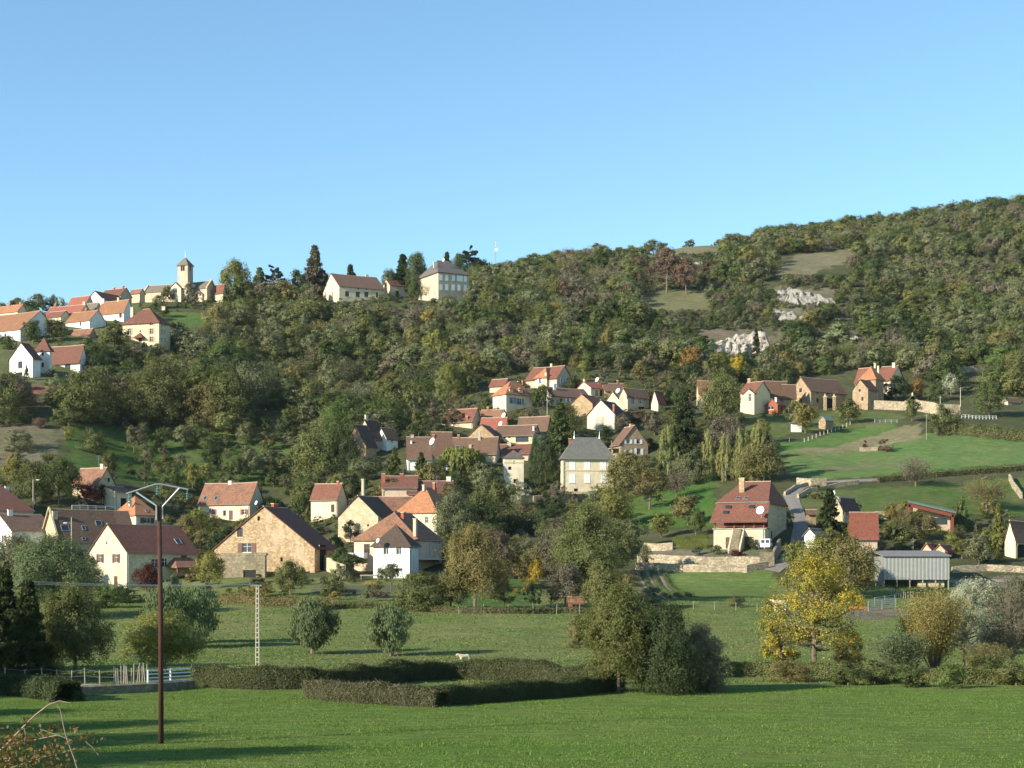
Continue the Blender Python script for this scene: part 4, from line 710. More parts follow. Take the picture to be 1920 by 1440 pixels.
# corrugated hay barn
D0 = gd(1716, 1103); r = empty('barn', P(1657, 1103, D0), 0, label='open hay barn clad in grey corrugated sheets with bales inside', cat='barn'); s0 = P(1657,1103,D0); X1 = 123*D0/F; sc = D0/F
cx = lambda p: s0+Vector(p)
mb = MB(); mb.box(0, X1, 0, .08, 16*sc, 61*sc, 0, cx); mb.build('cladding', [MT['corrw']], root=r)
mb = MB(); mb.box(-.02, .06, .09, 7, .5, 60*sc, 0, cx); mb.build('side_wall', [MT['corrw']], root=r)
mb = MB(); mb.box(0, X1, 7, 7.1, -.5, 63*sc, 0, cx); mb.build('back_wall', [MT['wood']], root=r)
mb = MB(); mb.slab([cx((-.3,-.35,61*sc)), cx((X1+.3,-.35,61*sc)), cx((X1+.3,7.4,61*sc+.95)), cx((-.3,7.4,61*sc+.95))], [(0,1,2,3)], .12); mb.build('roof', [MT['corrr']], root=r)
for k in range(6): mb = MB(); a = .1+k*(X1-.2)/5; mb.box(a-.09, a+.09, .12, .28, -1, 16*sc+.3, 0, cx); mb.build('post', [MT['oak']], root=r)
for k in range(3):
    mb = MB(); a = X1*.54+k*1.45; mb.tube([cx((a,1.3,.55)), cx((a+1.3,1.3,.55))], .6, 12); tag(mb.build('bale', [MT['hay']]), 'pale wrapped straw bale lying under the corrugated barn, '+('leftmost' if k == 0 else 'middle' if k == 1 else 'rightmost')+' of three', 'bale', 'bales under the corrugated barn')
HOUSES.append((1657,1780,1042,1103,D0))
FOOT.append([(s0.x-1, s0.y-1), (s0.x+X1+1, s0.y-1), (s0.x+X1+1, s0.y+9), (s0.x-1, s0.y+9)])
# ---------------------------------------------------------------- walls of stone
def stonewall(label, pts, hgt, m='w_dry', w=.5, step=2.0):
    """pts: picture points of the foot; hgt: metres"""
    g = [G(*p) if len(p) == 2 else G(p[0], D=p[2]) for p in pts]; mb = MB(); L = []
    for a, b in zip(g, g[1:]):
        n = max(1, int((b-a).length/step)); L += [a.lerp(b, k/n) for k in range(n)]
    L.append(g[-1]); prev = None; rr = random.Random(len(label))
    for i, p in enumerate(L):
        q = L[min(i+1, len(L)-1)]-L[max(i-1, 0)]; q.z = 0; q.normalize(); s_ = Vector((-q.y, q.x, 0))*w/2; z0 = float(zxy(p.x, p.y)); h_ = hgt*(1+.12*(rr.random()-.5))
        row = [Vector((p.x, p.y, z0-1))-s_, Vector((p.x, p.y, z0-1))+s_, Vector((p.x, p.y, z0+h_))+s_*.9, Vector((p.x, p.y, z0+h_+.08)), Vector((p.x, p.y, z0+h_))-s_*.9]
        if prev:
            for k in range(1, 5): mb.poly([prev[k], row[k], row[(k+1) % 5], prev[(k+1) % 5]])
        else: mb.poly(row)
        prev = row
    mb.poly(prev[::-1]); return mb.build('stone_wall', [MT[m]], label=label, cat='wall')
stonewall('long stone terrace wall below the large stone house, upper step', [(1196,1054),(1300,1058),(1425,1060)], 1.3)
stonewall('long stone terrace wall below the large stone house, lower step', [(1192,1068),(1300,1072),(1400,1073),(1440,1066)], 1.15)
stonewall('short grey retaining wall turning up to the lane', [(1424,1060),(1450,1060),(1462,1034)], 2.2, 'w_moss')
stonewall('ochre garden wall beside the clipped hedge', [(1208,1032),(1262,1031)], 1.3)
stonewall('long pale garden wall of the tower farm', [(1602,764),(1660,768),(1712,770)], 2.4); stonewall('pale garden wall rising right of the gate pier', [(1716,770),(1760,778),(1800,780)], 3.0)
stonewall('pale retaining wall high on the right slope', [(1787,700),(1830,697),(1868,692)], 1.9)
stonewall('stone wall with a pillar where the lane turns', [(1494,910),(1520,912),(1549,910)], 1.6); stonewall('low wall along the outer side of the lane bend', [(1496,935),(1515,924),(1560,916),(1610,908)], .9)
stonewall('low wall along the inner side of the lane bend', [(1471,930),(1490,917),(1530,907)], .8)
stonewall('tumbled dry stone wall at the right edge of the pasture', [(1893,900),(1900,915),(1915,935)], 1.3); stonewall('low stone wall below the pasture', [(1640,974),(1700,974)], 1.6)
stonewall('low dark stone wall at the left edge of the meadow', [(100,1306),(200,1301),(290,1297),(360,1290)], .5, 'w_moss')
stonewall('stone garden wall with red coping between barn and white house', [(608,1066),(625,1076),(646,1086)], 2.2, 'w_stone'); stonewall('low wall below the slate mansion', [(1000,940),(1045,938),(1100,936)], 1.2)
stonewall('crumbling wall along the track at the right', [(1785,1074),(1850,1070),(1920,1074)], 1.0); stonewall('low wall of the old kitchen garden in the bright field', [(1612,846),(1645,845),(1662,842)], .8)
stonewall('rough wall on the hill beside the tall stone house', [(322,628),(350,629),(372,632)], 1.2)
# ---------------------------------------------------------------- trees: leaves are small four-cornered faces
def leafquads(C, Nrm, size, asp=1.0, up=None):
    n = len(C); r = RNG.normal(size=(n, 3)); a = np.cross(Nrm, r); a /= np.linalg.norm(a, axis=1)[:, None]+1e-9
    if up is not None: a = up+a*.25; a /= np.linalg.norm(a, axis=1)[:, None]
    b = np.cross(Nrm, a); b /= np.linalg.norm(b, axis=1)[:, None]+1e-9; s = (size*(.6+.8*RNG.random(n)))[:, None]
    k = Nrm*s*.18
    V = np.stack([C-a*s*asp-k, C+b*s*.55, C+a*s*asp-k, C-b*s*.55], 1).reshape(-1, 3); return V, np.arange(4*n).reshape(n, 4)
def unit(v): return v/(np.linalg.norm(v, axis=1)[:, None]+1e-9)
def prof(kind, t):
    if kind == 'poplar': return .5*np.clip(np.minimum((t/.10)**.5, (1.03-t)**.38*1.1), 0, 1)
    if kind in ('conifer', 'cypress'): return .5*np.clip((1-t)**(.9 if kind == 'conifer' else .6), 0, 1)*np.clip(t/.06, .3, 1)
    if kind == 'bushy': return .5*np.sqrt(np.clip(1-((t-.3)/.7)**2, 0, 1))
    if kind == 'pollard': return .5*np.sqrt(np.clip(1-((t-.5)/.52)**2, 0, 1))
    return .5*np.where(t > .4, np.sqrt(np.clip(1-((t-.4)/.6)**2, 0, 1)), np.sqrt(np.clip(1-((.4-t)/.55)**2, 0, 1)))
Z0 = dict(round=.2, tall=.15, bushy=.0, poplar=.04, pollard=.2, weeping=.05, sparse=.2, conifer=.06, cypress=.03, cedar=.15, twiggy=.0, bare=.2, umbrella=.4)
PC = {}
def proto(kind, lod, var):
    key = (kind, lod, var)
    if key in PC: return PC[key]
    rs = np.random.default_rng(hash((len(kind)*7+ord(kind[0])*3+ord(kind[-1]), lod, var)) % 100000); z0 = Z0[kind]
    n = {0: 34000, 1: 11000, 2: 4200, 3: 1500}[lod]; ls = {0: .0115, 1: .018, 2: .027, 3: .045}[lod]; nl = {0: 62, 1: 44, 2: 28, 3: 15}[lod]
    up = None; asp = 1.0; tips = []
    if kind in ('conifer',):
        nb = {0: 150, 1: 110, 2: 60, 3: 30}[lod]; n = int(n*.8); bz = rs.random(nb)**.8*.94+.05; ba = rs.random(nb)*6.283; bl = prof('conifer', (bz-.05)/.97)*(.7+.45*rs.random(nb))
        i = rs.integers(0, nb, n); s = rs.random(n)**.6; r = bl[i]*s; C = np.stack([np.cos(ba[i])*r, np.sin(ba[i])*r, bz[i]-r*.28+.10*r*s], 1)+rs.normal(size=(n, 3))*[.02, .02, .012]
        C[:, :2] += rs.normal(size=(n, 2))*.028*(1.1-s)[:, None]; Nr = unit(np.array([0, 0, 1.0])+rs.normal(size=(n, 3))*.7); lv = rs.random(nb)[i]; asp = 1.3; ls *= 1.6
    elif kind == 'cedar':
        nb = 26; bz = .28+.7*rs.random(nb)**.8; ba = rs.random(nb)*6.283; bl = (.5*(1.15-bz)**.45)*(.5+.5*rs.random(nb)); n = int(n*.8)
        i = rs.integers(0, nb, n); s = rs.random(n)**.5; q = (rs.random(n)-.5)*.28*s; r = bl[i]*s
        C = np.stack([np.cos(ba[i]+q)*r, np.sin(ba[i]+q)*r, bz[i]+rs.normal(size=n)*.013+.04*s], 1); Nr = unit(np.array([0, 0, 1.0])+rs.normal(size=(n, 3))*.6); lv = rs.random(nb)[i]; tips = [(math.cos(a)*l*.9, math.sin(a)*l*.9, z) for a, l, z in zip(ba, bl, bz)][:14]
    elif kind == 'weeping':
        ns = {0: 260, 1: 170, 2: 90, 3: 40}[lod]; a = rs.random(ns)*6.283; rr = .5*rs.random(ns)**.5; zt = .62+.36*np.sqrt(np.clip(1-(rr/.5)**2, 0, 1))*(.8+.25*rs.random(ns)); ln = .18+.42*rs.random(ns)*(rr/.5)
        i = rs.integers(0, ns, n); s = rs.random(n); C = np.stack([np.cos(a[i])*(rr[i]+.03*s), np.sin(a[i])*(rr[i]+.03*s), zt[i]-ln[i]*s], 1)+rs.normal(size=(n, 3))*[.012, .012, .01]
        Nr = unit(np.stack([np.cos(a[i]), np.sin(a[i]), .3+0*s], 1)+rs.normal(size=(n, 3))*.6); up = np.array([0, 0, 1.0]); asp = 1.5; lv = rs.random(ns)[i]; tips = [(math.cos(k)*.3, math.sin(k)*.3, .75) for k in (0, 1.3, 2.6, 4, 5.2)]
    elif kind in ('twiggy', 'bare'):
        n = int(n*(.75 if kind == 'twiggy' else .42)); nb = 90; a = rs.random(nb)*6.283; inc = rs.random(nb)**.6
        if kind == 'twiggy': B = np.zeros((nb, 3)); E = np.stack([np.cos(a)*inc*.5, np.sin(a)*inc*.5, .98-.45*inc**2*rs.random(nb)-.1*rs.random(nb)], 1)
        else: B = np.stack([0*a, 0*a, .15+.4*rs.random(nb)], 1); t = rs.random(nb); E = np.stack([np.cos(a)*prof('round', t)*1.0, np.sin(a)*prof('round', t), .25+.75*t], 1)
        i = rs.integers(0, nb, n); s = .35+.65*rs.random(n); C = B[i]+(E-B)[i]*s[:, None]+rs.normal(size=(n, 3))*.035; Nr = unit(rs.normal(size=(n, 3))); lv = rs.random(nb)[i]; tips = [(b, e) for b, e in zip(B, E)]; ls *= .8
    else:
        t = rs.random(nl); 
        if kind in ('round', 'tall', 'sparse', 'umbrella'): t = .05+.95*t**.85
        lr = {'poplar': .10, 'pollard': .2, 'cypress': .16}.get(kind, {'bushy': .2}.get(kind, .19))*(.6+.75*rs.random(nl)); R = prof(kind, t); a = rs.random(nl)*6.283
        if kind == 'umbrella': t = .45+.5*t
        q = np.clip(R-lr*.55, 0, 1)*np.where(rs.random(nl) < .75, .72+.45*rs.random(nl), rs.random(nl)); CC = np.stack([np.cos(a)*q, np.sin(a)*q, z0+(1-z0)*t*.93], 1)
        if kind == 'sparse': lr *= .58
        i = rs.integers(0, nl, n); ns = 16 if lod < 2 else 9; sdir = unit(rs.normal(size=(nl*ns, 3))); js = i*ns+rs.integers(0, ns, n); d = sdir[js]; sq = np.array([1, 1, .8 if kind not in ('poplar', 'cypress') else 1.35])
        rad = (.55+.45*rs.random(n)**.5) if kind != 'sparse' else (.3+.9*rs.random(n)); C = CC[i]+d*(lr[i]*rad)[:, None]*sq*(1-z0*.3); C[:, 2] = np.clip(C[:, 2], .01 if z0 < .1 else z0*.7, 1.02)
        C += rs.normal(size=(n, 3))*(lr[i]*(.17))[:, None]; sl_ = rs.random(nl*ns); oc = unit(C-np.array([0, 0, .45])); Nr = unit(d*.7+oc*.7+rs.normal(size=(n, 3))*(.55 if lod < 2 else .38)+np.array([0, 0, .2])); lv = .6*rs.random(nl)[i]+.4*sl_[js]; tips = [tuple(c*[.85, .85, 1]) for c in CC[:12]]
        if kind == 'sparse': n2 = int(n*.62); ls *= 1 if lod else .72; C, Nr, i, lv = C[:n2], Nr[:n2], i[:n2], lv[:n2]
        if kind == 'pollard': up = np.array([0, 0, 1.0]); asp = 1.5
    n = len(C); V, Fq = leafquads(C, Nr, np.full(n, ls), asp, up); v = np.clip(.5+(lv-.5)*.55+(rs.random(n)-.5)*.7, 0, 1)
    me = npmesh('crown', V, Fq, [MT['leaf']], None, [('v', 'FACE', 'FLOAT', v)])
    mb = MB(); k = .05 if kind == 'pollard' else .022
    if kind == 'twiggy':
        for b, e in tips: m_ = (b+e)/2+rs.normal(size=3)*.02; mb.tube([b, m_, e], [.0042, .003, .001], 4, cap=False)
    elif kind == 'bare':
        mb.tube([(0,0,0), (.01,0,.3), (-.01,.01,.62)], [.028, .02, .008], 6)
        for b, e in tips: m_ = (b+e)/2+rs.normal(size=3)*.03+[0, 0, -.02]; mb.tube([b, m_, e], [.007, .004, .0013], 4, cap=False)
    elif kind in ('conifer', 'cypress', 'poplar'): mb.tube([(0,0,-.03), (0,0,.5), (0,0,.95)], [.025, .015, .004], 6)
    else:
        h = .3 if kind == 'bushy' else .55; mb.tube([(0,0,-.03), (.012,0,h*.35), (-.01,.012,h)], [k*1.3, k, k*.55], 7)
        for tp in tips:
            s_ = np.array((0, 0, h*(.45+.5*rs.random()))); e = np.array(tp); m_ = (s_+e)/2+[0, 0, -.03]; mb.tube([s_, m_, e], [k*.55, k*.35, k*.12], 4, cap=False)
        if kind == 'sparse':
            for _ in range(40):
                a_ = rs.random()*6.283; t_ = rs.random(); R_ = prof('round', np.array([t_]))[0]*.95; s_ = np.array((0, 0, .2+.45*t_)); e = np.array((math.cos(a_)*R_, math.sin(a_)*R_, .2+.78*t_)); mb.tube([s_, (s_+e)/2+rs.normal(size=3)*.02, e], [.009, .006, .002], 4, cap=False)
    tm = bpy.data.meshes.new('trunk'); tm.from_pydata(mb.v, [], mb.f); tm.materials.append(MT['barkw'] if kind in ('poplar',) else MT['bark']); tm.update()
    PC[key] = (me, tm, (V, Fq, v)); return PC[key]
COLR = dict(DG=(.055,.074,.030), MG=(.092,.118,.040), OL=(.138,.148,.054), YG=(.205,.205,.058), GW=(.125,.160,.075), YE=(.42,.31,.045), OR=(.25,.155,.05), RD=(.105,.032,.026), RB=(.165,.112,.078),
            BR=(.150,.132,.092), SL=(.36,.38,.27), GO=(.24,.20,.065), OB=(.180,.158,.062), GG=(.158,.168,.088), LG=(.115,.165,.048), PK=(.20,.13,.10), BG=(.10,.15,.10), PO=(.27,.27,.105))
TREES = []
WORD = {'conifer': 'conifer', 'cypress': 'cypress', 'cedar': 'cedar', 'bushy': 'bush', 'twiggy': 'shrub', 'poplar': 'poplar', 'pollard': 'willow', 'weeping': 'willow'}
def tree(px, py, h, w, kind, c, label, cat=None, name=None, group=None, D=None, jit=.12, leafmat=None, metric=False, bark=None):
    """h, w: height and width in picture points (or metres when metric)"""
    D = D or gd(px, py); p = G(px, D=D); k = 1 if metric else D/F; h *= k; w *= k
    hp = max(h, w*.8)*1600/D; lod = 0 if hp > 62 else 1 if hp > 32 else 2 if hp > 16 else 3; me, tm, _ = proto(kind, lod, RNG.integers(0, 3 if lod else 2))
    wd = WORD.get(kind, 'tree'); cat = cat or ('bush' if wd in ('bush', 'shrub') else 'tree'); name = name or {'bush': 'bush', 'tree': {'conifer': 'conifer_tree', 'poplar': 'poplar_tree', 'cypress': 'cypress_tree', 'cedar': 'cedar_tree', 'willow': 'willow_tree'}.get(wd, 'broadleaf_tree')}.get(cat, 'plant')
    r = bpy.data.objects.new(name, None); r.empty_display_size = .3; r.location = p; r.rotation_euler = (0, 0, random.random()*6.283); r.scale = (w*.98, w*.98, h); COL.objects.link(r); tag(r, label, cat, group)
    col = COLR[c] if isinstance(c, str) else c; j = 1+jit*(random.random()-.5)*2; col = (col[0]*j*(1+.1*(random.random()-.5)), col[1]*j, col[2]*j, 1)
    a = bpy.data.objects.new('crown', me); link(a, r); a.color = col
    if leafmat: a.material_slots[0].link = 'OBJECT'; a.material_slots[0].material = leafmat
    b = bpy.data.objects.new('trunk', tm); link(b, r)
    TREES.append((p.x, p.y)); return r
T = tree
# --- foreground and meadow
tree(587,1226,98,88,'pollard','GW','round pollard willow with a stout trunk, left of the pair in the meadow'); tree(733,1230,92,88,'pollard','GW','round pollard willow with a stout trunk, right of the pair in the meadow')
tree(372,1206,100,92,'pollard','GW','grey green pollard willow standing behind the broad leafy one'); tree(318,1215,110,110,'pollard','GW','broad grey green willow rising behind the wooden pole')
tree(310,1262,110,165,'round','YG','leafy yellow green tree in front of the willows by the wooden pole')
tree(8,1272,205,140,'conifer','DG','tall dark conifer at the left edge of the meadow'); tree(52,1276,190,125,'conifer','DG','tall dark conifer second from the left edge'); tree(90,1266,118,60,'bushy','DG','dark bush at the foot of the conifers',)
tree(140,1272,165,135,'round','OL','broad dark tree right of the two tall conifers')
tree(1160,1298,190,152,'round',(.135,.140,.045),'spreading olive tree with a pale trunk at the end of the clipped hedge'); tree(1248,1300,170,130,'bushy','DG','big dark thicket right of the spreading olive tree'); tree(1312,1296,120,110,'bushy','BR','brownish lower thicket at the right end of the dark thicket',jit=.05)
tree(1215,1275,130,90,'bushy','OL','olive bush behind the dark thicket')
tree(1528,1266,228,215,'sparse','YE','large golden yellow tree with bare lower branches',leafmat=MT['leafg']); tree(1465,1215,110,90,'sparse','YE','yellow side crown leaning left beside the golden tree',D=gd(1500,1262),leafmat=MT['leafg']); tree(1592,1122,112,110,'round','OB','yellow green tree behind the golden tree, left of the corrugated barn')
tree(1545,1112,104,100,'round','YG','light yellow green tree between golden tree and red roof'); tree(1590,1258,70,60,'bushy','GO','small golden bush at the right foot of the golden tree')
tree(1690,1272,92,130,'twiggy','GW','grey twiggy shrub in the wild hedge'); tree(1750,1268,170,150,'twiggy','GO','golden twiggy willow with long rising shoots'); tree(1715,1262,110,90,'twiggy','GO','smaller golden shoots left of the long twiggy willow'); tree(1808,1262,172,100,'sparse','SL','silver leaved tree right of the golden willow')
tree(1898,1262,190,150,'bare','BR','gnarled leaning tree with mistletoe at the right edge'); tree(1855,1150,80,90,'bare','SL','silvery bare crowned tree behind the gnarled one',D=150)
for px, py, c, i in ((1780,1290,'LG',0),(1850,1278,'MG',1),(1640,1282,'OL',2),(1590,1285,'MG',3),(1905,1285,'OL',4),(1705,1288,'MG',5)): tree(px,py,44,74,'bushy',c,['low leafy bramble bush at the meadow edge, the brightest green one','bramble clump under the silver tree','low olive bush right of the golden tree trunk','green scrub at the foot of the golden tree','scrub clump at the right edge of the meadow','green bush in front of the grey twiggy shrub'][i],jit=.05)
# --- lower village gardens
L = [(545,1118,66,60,'round','OL','small olive tree in front of the big barn'),(485,1122,30,60,'bushy','GO','low golden shrub by the yard wall'),(393,1104,68,56,'round','YG','round bright yellow green tree beside the yard wall'),
 (275,1118,60,52,'round','RD','dark red leaved bush against the pale stone house'),(230,1130,36,60,'bushy','DG','dark hedge bush below the pale stone house'),(200,1140,44,70,'bushy','LG','bright garden shrub with banana like leaves'),(330,1115,40,30,'bushy','GW','grey shrub right of the red bush'),
 (100,1160,150,150,'round','GW','large hazy grey green tree in front of the old farmhouse'),(40,1120,110,110,'round','GG','hazy olive tree before the white gabled house'),(160,1130,90,70,'round','GG','grey olive tree against the corner of the pale stone house'),
 (20,1080,90,60,'bare','GW','pale bare tree by the yellow doorway'),(640,1078,46,50,'umbrella','MG','small clipped umbrella tree by the garden wall'),(660,1080,38,52,'umbrella','MG','rounded umbrella pine in front of the lower house'),(733,1110,50,48,'umbrella','GG','small flat crowned tree before the white box wing'),
 (789,1142,70,110,'bushy','OL','large olive bush in the garden below the white box wing'),(700,1128,34,40,'sparse','OL','little fruit tree in the vegetable garden'),(625,1118,30,50,'bushy','OL','olive shrub in the vegetable garden'),
 (890,1142,150,118,'round','OB','large autumn brown tree left of the red one'),(925,1108,112,84,'round','RB','red brown tree in the middle of the gardens'),(850,1020,90,84,'round','GG','dark willow like tree beside the long white wall'),(905,1010,84,80,'round','OL','olive tree right of the dark willow like one'),
 (1100,1130,175,140,'round','OL','great brown green tree in the centre of the gardens'),(1052,1090,110,90,'round','BR','thin brown tree left of the great central one'),(1150,1080,100,90,'round','OL','olive tree on the right shoulder of the great central one'),(1085,1215,60,60,'bushy','OB','brownish bush hiding the red brick shed'),
 (985,1060,56,60,'bushy','GG','pale green bush among the allotments'),(1005,1092,40,30,'bushy','YE','small bright yellow shrub'),(945,1140,50,50,'sparse','YG','thin yellow green fruit tree by the fence'),(1000,1142,50,40,'sparse','YG','thin leaning fruit tree by the fence'),
 (865,906,70,92,'weeping','YG','great weeping willow with yellow green curtains'),(820,912,50,60,'round','OL','olive tree at the left foot of the weeping willow'),(905,930,60,70,'round','GG','grey green tree right of the weeping willow'),
 (845,965,56,70,'bushy','MG','dark green tree beside the orange hipped roof'),(935,960,60,70,'round','OL','olive tree below the dovecote'),(975,950,50,60,'sparse','SL','silver leaved tree at the foot of the dovecote'),(1022,918,100,44,'tall' if 0 else 'round','DG','dark green tree between dovecote and mansion'),(1003,905,80,34,'cypress','DG','dark narrow tree beside the dovecote'),
 (1033,905,64,44,'bushy','MG','green bush against the mansion corner'),(1050,850,95,78,'conifer','MG','dark spruce left of the mansion roof'),(1062,822,64,64,'round','OL','big round tree below the ochre gable'),(1018,768,46,46,'round','MG','round dark tree beside the dormered house'),
 (1175,935,86,84,'round','OB','brownish tree right of the mansion'),(1218,955,76,84,'sparse','OB','spreading apple tree on the lawn'),(1150,985,70,80,'round','YG','yellow green garden tree below the mansion'),(1120,950,40,50,'bushy','GG','pale bush at the mansion gate'),
 (1252,890,98,44,'poplar','PO','leftmost yellowing poplar, broad at the base'),(1327,902,100,30,'poplar','PO','slim yellow green poplar, second from the left'),(1360,902,90,36,'poplar','PO','silvery poplar, third from the left'),(1392,902,105,36,'poplar','PO','poplar with yellowing top, fourth from the left'),(1420,905,112,44,'poplar','PO','poplar with golden tips, rightmost'),
 (1425,905,72,90,'round','OB','brown bushy tree at the foot of the rightmost poplar'),(1282,860,130,80,'conifer','DG','very tall dark spruce left of the farm'),(1352,800,100,76,'round','OL','big leafy tree hiding the pale red roof'),(1360,860,86,76,'sparse','BR','thin brown tree below the farm'),
 (1300,905,60,60,'bushy','GG','pale bush between the poplars'),(1268,935,60,60,'bare','BR','thin bare fruit tree on the lawn'),(1290,985,56,62,'round','OB','olive yellow garden tree left of the clipped hedge'),(1240,1008,44,56,'round','YG','yellow green tree on the garden wall'),(1305,1004,50,44,'round','MG','green tree right beside the gallery house'),
 (1510,812,54,56,'round','GO','yellow birch in front of the stone barn, left one'),(1490,800,50,44,'sparse','YG','thin yellow birch left of the white shed'),(1590,795,44,50,'round','OL','apple tree at the end of the post fence'),(1710,790,40,40,'round','OL','round tree in front of the garden wall'),
 (1680,752,46,52,'round','DG','dark rounded evergreen beside the tower farm'),(1655,750,30,36,'bushy','DG','dark evergreen bush at the tower farm wall'),(1720,750,38,34,'round','OR','rusty orange tree in the walled garden'),(1752,752,36,40,'bushy','MG','green bush in the walled garden'),(1783,742,40,36,'round','SL','pale silver green tree in the walled garden'),
 (1770,810,50,70,'bushy','OL','big bush behind the tall field pole'),(1855,782,66,70,'round','MG','dark green tree above the white garden wall'),(1880,700,50,60,'round','LG','fresh green tree high on the right slope'),(1905,730,70,70,'round','OL','olive tree at the right edge of the slope'),
 (1717,912,56,70,'bare','BR','lone spreading leafless tree in the pasture'),(1850,955,66,90,'bare','OB','thin brown crowned tree at the right of the pasture'),(1803,990,56,34,'cypress','LG','bright green pointed thuja'),(1872,1035,90,44,'conifer','YG','yellow green larch at the right'),
 (1555,1008,92,72,'conifer','DG','dark spruce standing by the lane'),(1720,1015,56,80,'round','OB','autumn tree in front of the red framed house'),(1680,1030,50,70,'round','OL','olive tree right of the bright red roof'),(1835,1060,56,60,'round','GG','grey green tree behind the crumbling wall'),
 (1785,1030,36,40,'bushy','YG','yellow green bush below the red framed house'),(1640,1080,50,50,'bushy','DG','dark bush at the left end of the corrugated barn'),(1410,1030,22,24,'cypress','DG','little dark conical bush beside the white van',),
 (1660,846,22,30,'bushy','RB','purplish shrub in the old kitchen garden'),(1622,838,12,10,'bushy','RD','small red brown vine bush in the old kitchen garden'),
 (778,563,44,32,'round','MG','green tree hiding the left corner of the manor'),(805,564,34,28,'bare','GO','yellow leaved climber tree in front of the manor gable'),(100,640,42,52,'round','OL','dark green tree above the white villa, right half'),(62,645,44,46,'round','MG','dark green tree above the white villa, left half'),(215,655,44,60,'round','OL','brownish tree left of the tall square house'),(223,652,34,24,'round','RD','dark red leaved tree against the tall square house'),
 (355,552,36,26,'sparse','GG','thin tree in front of the church tower'),(315,560,28,26,'round','OL','bush tree under the church nave window'),(50,712,26,14,'cypress','DG','dark little cypress in front of the white villa'),(98,706,14,24,'bushy','GG','grey green bush before the villa porch'),
 (845,745,62,50,'tall' if 0 else 'round','YG','pale green birch group above the middle village'),(948,750,24,34,'bushy','GO','yellow orange shrub beside the dormered house'),(1040,712,20,24,'bushy','OL','small bush by the cream wing'),(785,820,50,44,'round','OL','dark olive tree left of the red brown roof'),
 (845,800,36,50,'sparse','GG','thin grey tree in front of the red brown roof'),(905,800,24,20,'bushy','RB','purple brown tree below the dormered house'),(1185,790,24,50,'bushy','RB','reddish shrubs beside the peeling gable house'),(1206,905,50,50,'bushy','OB','brown green bush below the brown stone house'),
 (830,870,56,60,'round','YG','yellow olive tree above the weeping willow'),(790,905,56,46,'conifer','MG','spruce left of the weeping willow'),(740,900,60,40,'conifer','MG','spruce beside the shaded lane'),(680,905,46,60,'round','GG','pale tree below the shaded houses'),
 (630,830,70,60,'round','LG','fresh green tree at the edge of the shaded wood'),(575,960,56,60,'round','OL','leafy tree hiding the left end of the brown roof'),(590,880,44,56,'round','GG','grey green tree above the small brown roof'),(735,940,44,60,'round','OB','round russet bush tree before the hidden house'),
 (690,985,40,50,'bushy','MG','leafy laurel bush on the dark slope of the stone outbuilding'),(375,1000,44,60,'bushy','YG','row of vines below the long cream cottage'),(345,965,40,50,'sparse','OL','apple tree left of the long cream cottage'),(65,950,80,80,'round','OL','dark tree with yellowing leaves beside the lamp post'),
 (110,945,84,80,'round','MG','dark green tree left of the patchy roofed cottage'),(160,948,40,50,'round','RD','dark purple leaved tree against the patchy roofed cottage'),(190,945,36,34,'round','RD','second purple leaved tree, right of the larger one'),
 (165,790,100,112,'bushy','OL','great rounded tree below the white villa'),(300,800,122,140,'bushy','OL','great spreading tree left of the wooded hollow'),(240,720,44,50,'bushy','LG','bright green bush above the great spreading tree'),(425,700,60,80,'round','LG','light green round tree on the spur'),
 (20,790,90,90,'round','BR','brown scrubby tree at the left edge of the slope'),(35,845,40,60,'bushy','GG','grey bush in the beige scrub'),(128,825,26,30,'bushy','YG','small yellow green bush in the beige scrub')]
for a in L: tree(*a)
SKY = [(440,490,60,'round','YG','pale yellow green tree right of the church'),(445,528,34,'bushy','OR','orange autumn tree in front of the pale one by the church'),(487,503,60,'conifer','GW','blue grey fir on the hilltop'),(515,500,56,'cedar','DG','dark cedar leaning left on the skyline'),
 (557,508,40,'round','MG','dark tree between the cedar and the tall spruce'),(590,462,72,'conifer','BR','tall brownish spruce on the skyline'),(575,500,34,'bare','BR','bare brownish tree beside the tall spruce'),(612,515,30,'round','MG','dark tree against the farmhouse gable'),(535,525,40,'bushy','OL','olive bush under the leaning cedar'),
 (657,497,52,'conifer','DG','dark fir top peeping over the farmhouse roof'),(755,476,62,'conifer','DG','dark fir behind the chimneyed small house'),(782,476,50,'round','MG','rounded tree left of the grey manor'),(730,505,34,'round','OL','low tree left of the dark fir'),(838,474,46,'conifer','DG','small fir behind the manor roof'),(880,466,80,'cedar','DG','big dark cedar right of the grey manor'),(900,488,60,'round','DG','dark round tree right of the big cedar'),(860,480,40,'round','MG','dark tree close behind the manor roof'),
 (100,553,20,'round','OL','small tree behind the bright red roof'),(72,552,38,'round','GG','lone grey green tree on the skyline of the upper village')]
for px, top, w, kd, c, lb in SKY:
    D = float(DL[int(np.argmin(HY-F*zg(np.full(len(DL), px), DL)/DL))])+6; b_ = HY-F*float(zg(px, D))/D; tree(px, b_, b_-top, w, kd, c, lb, D=D)
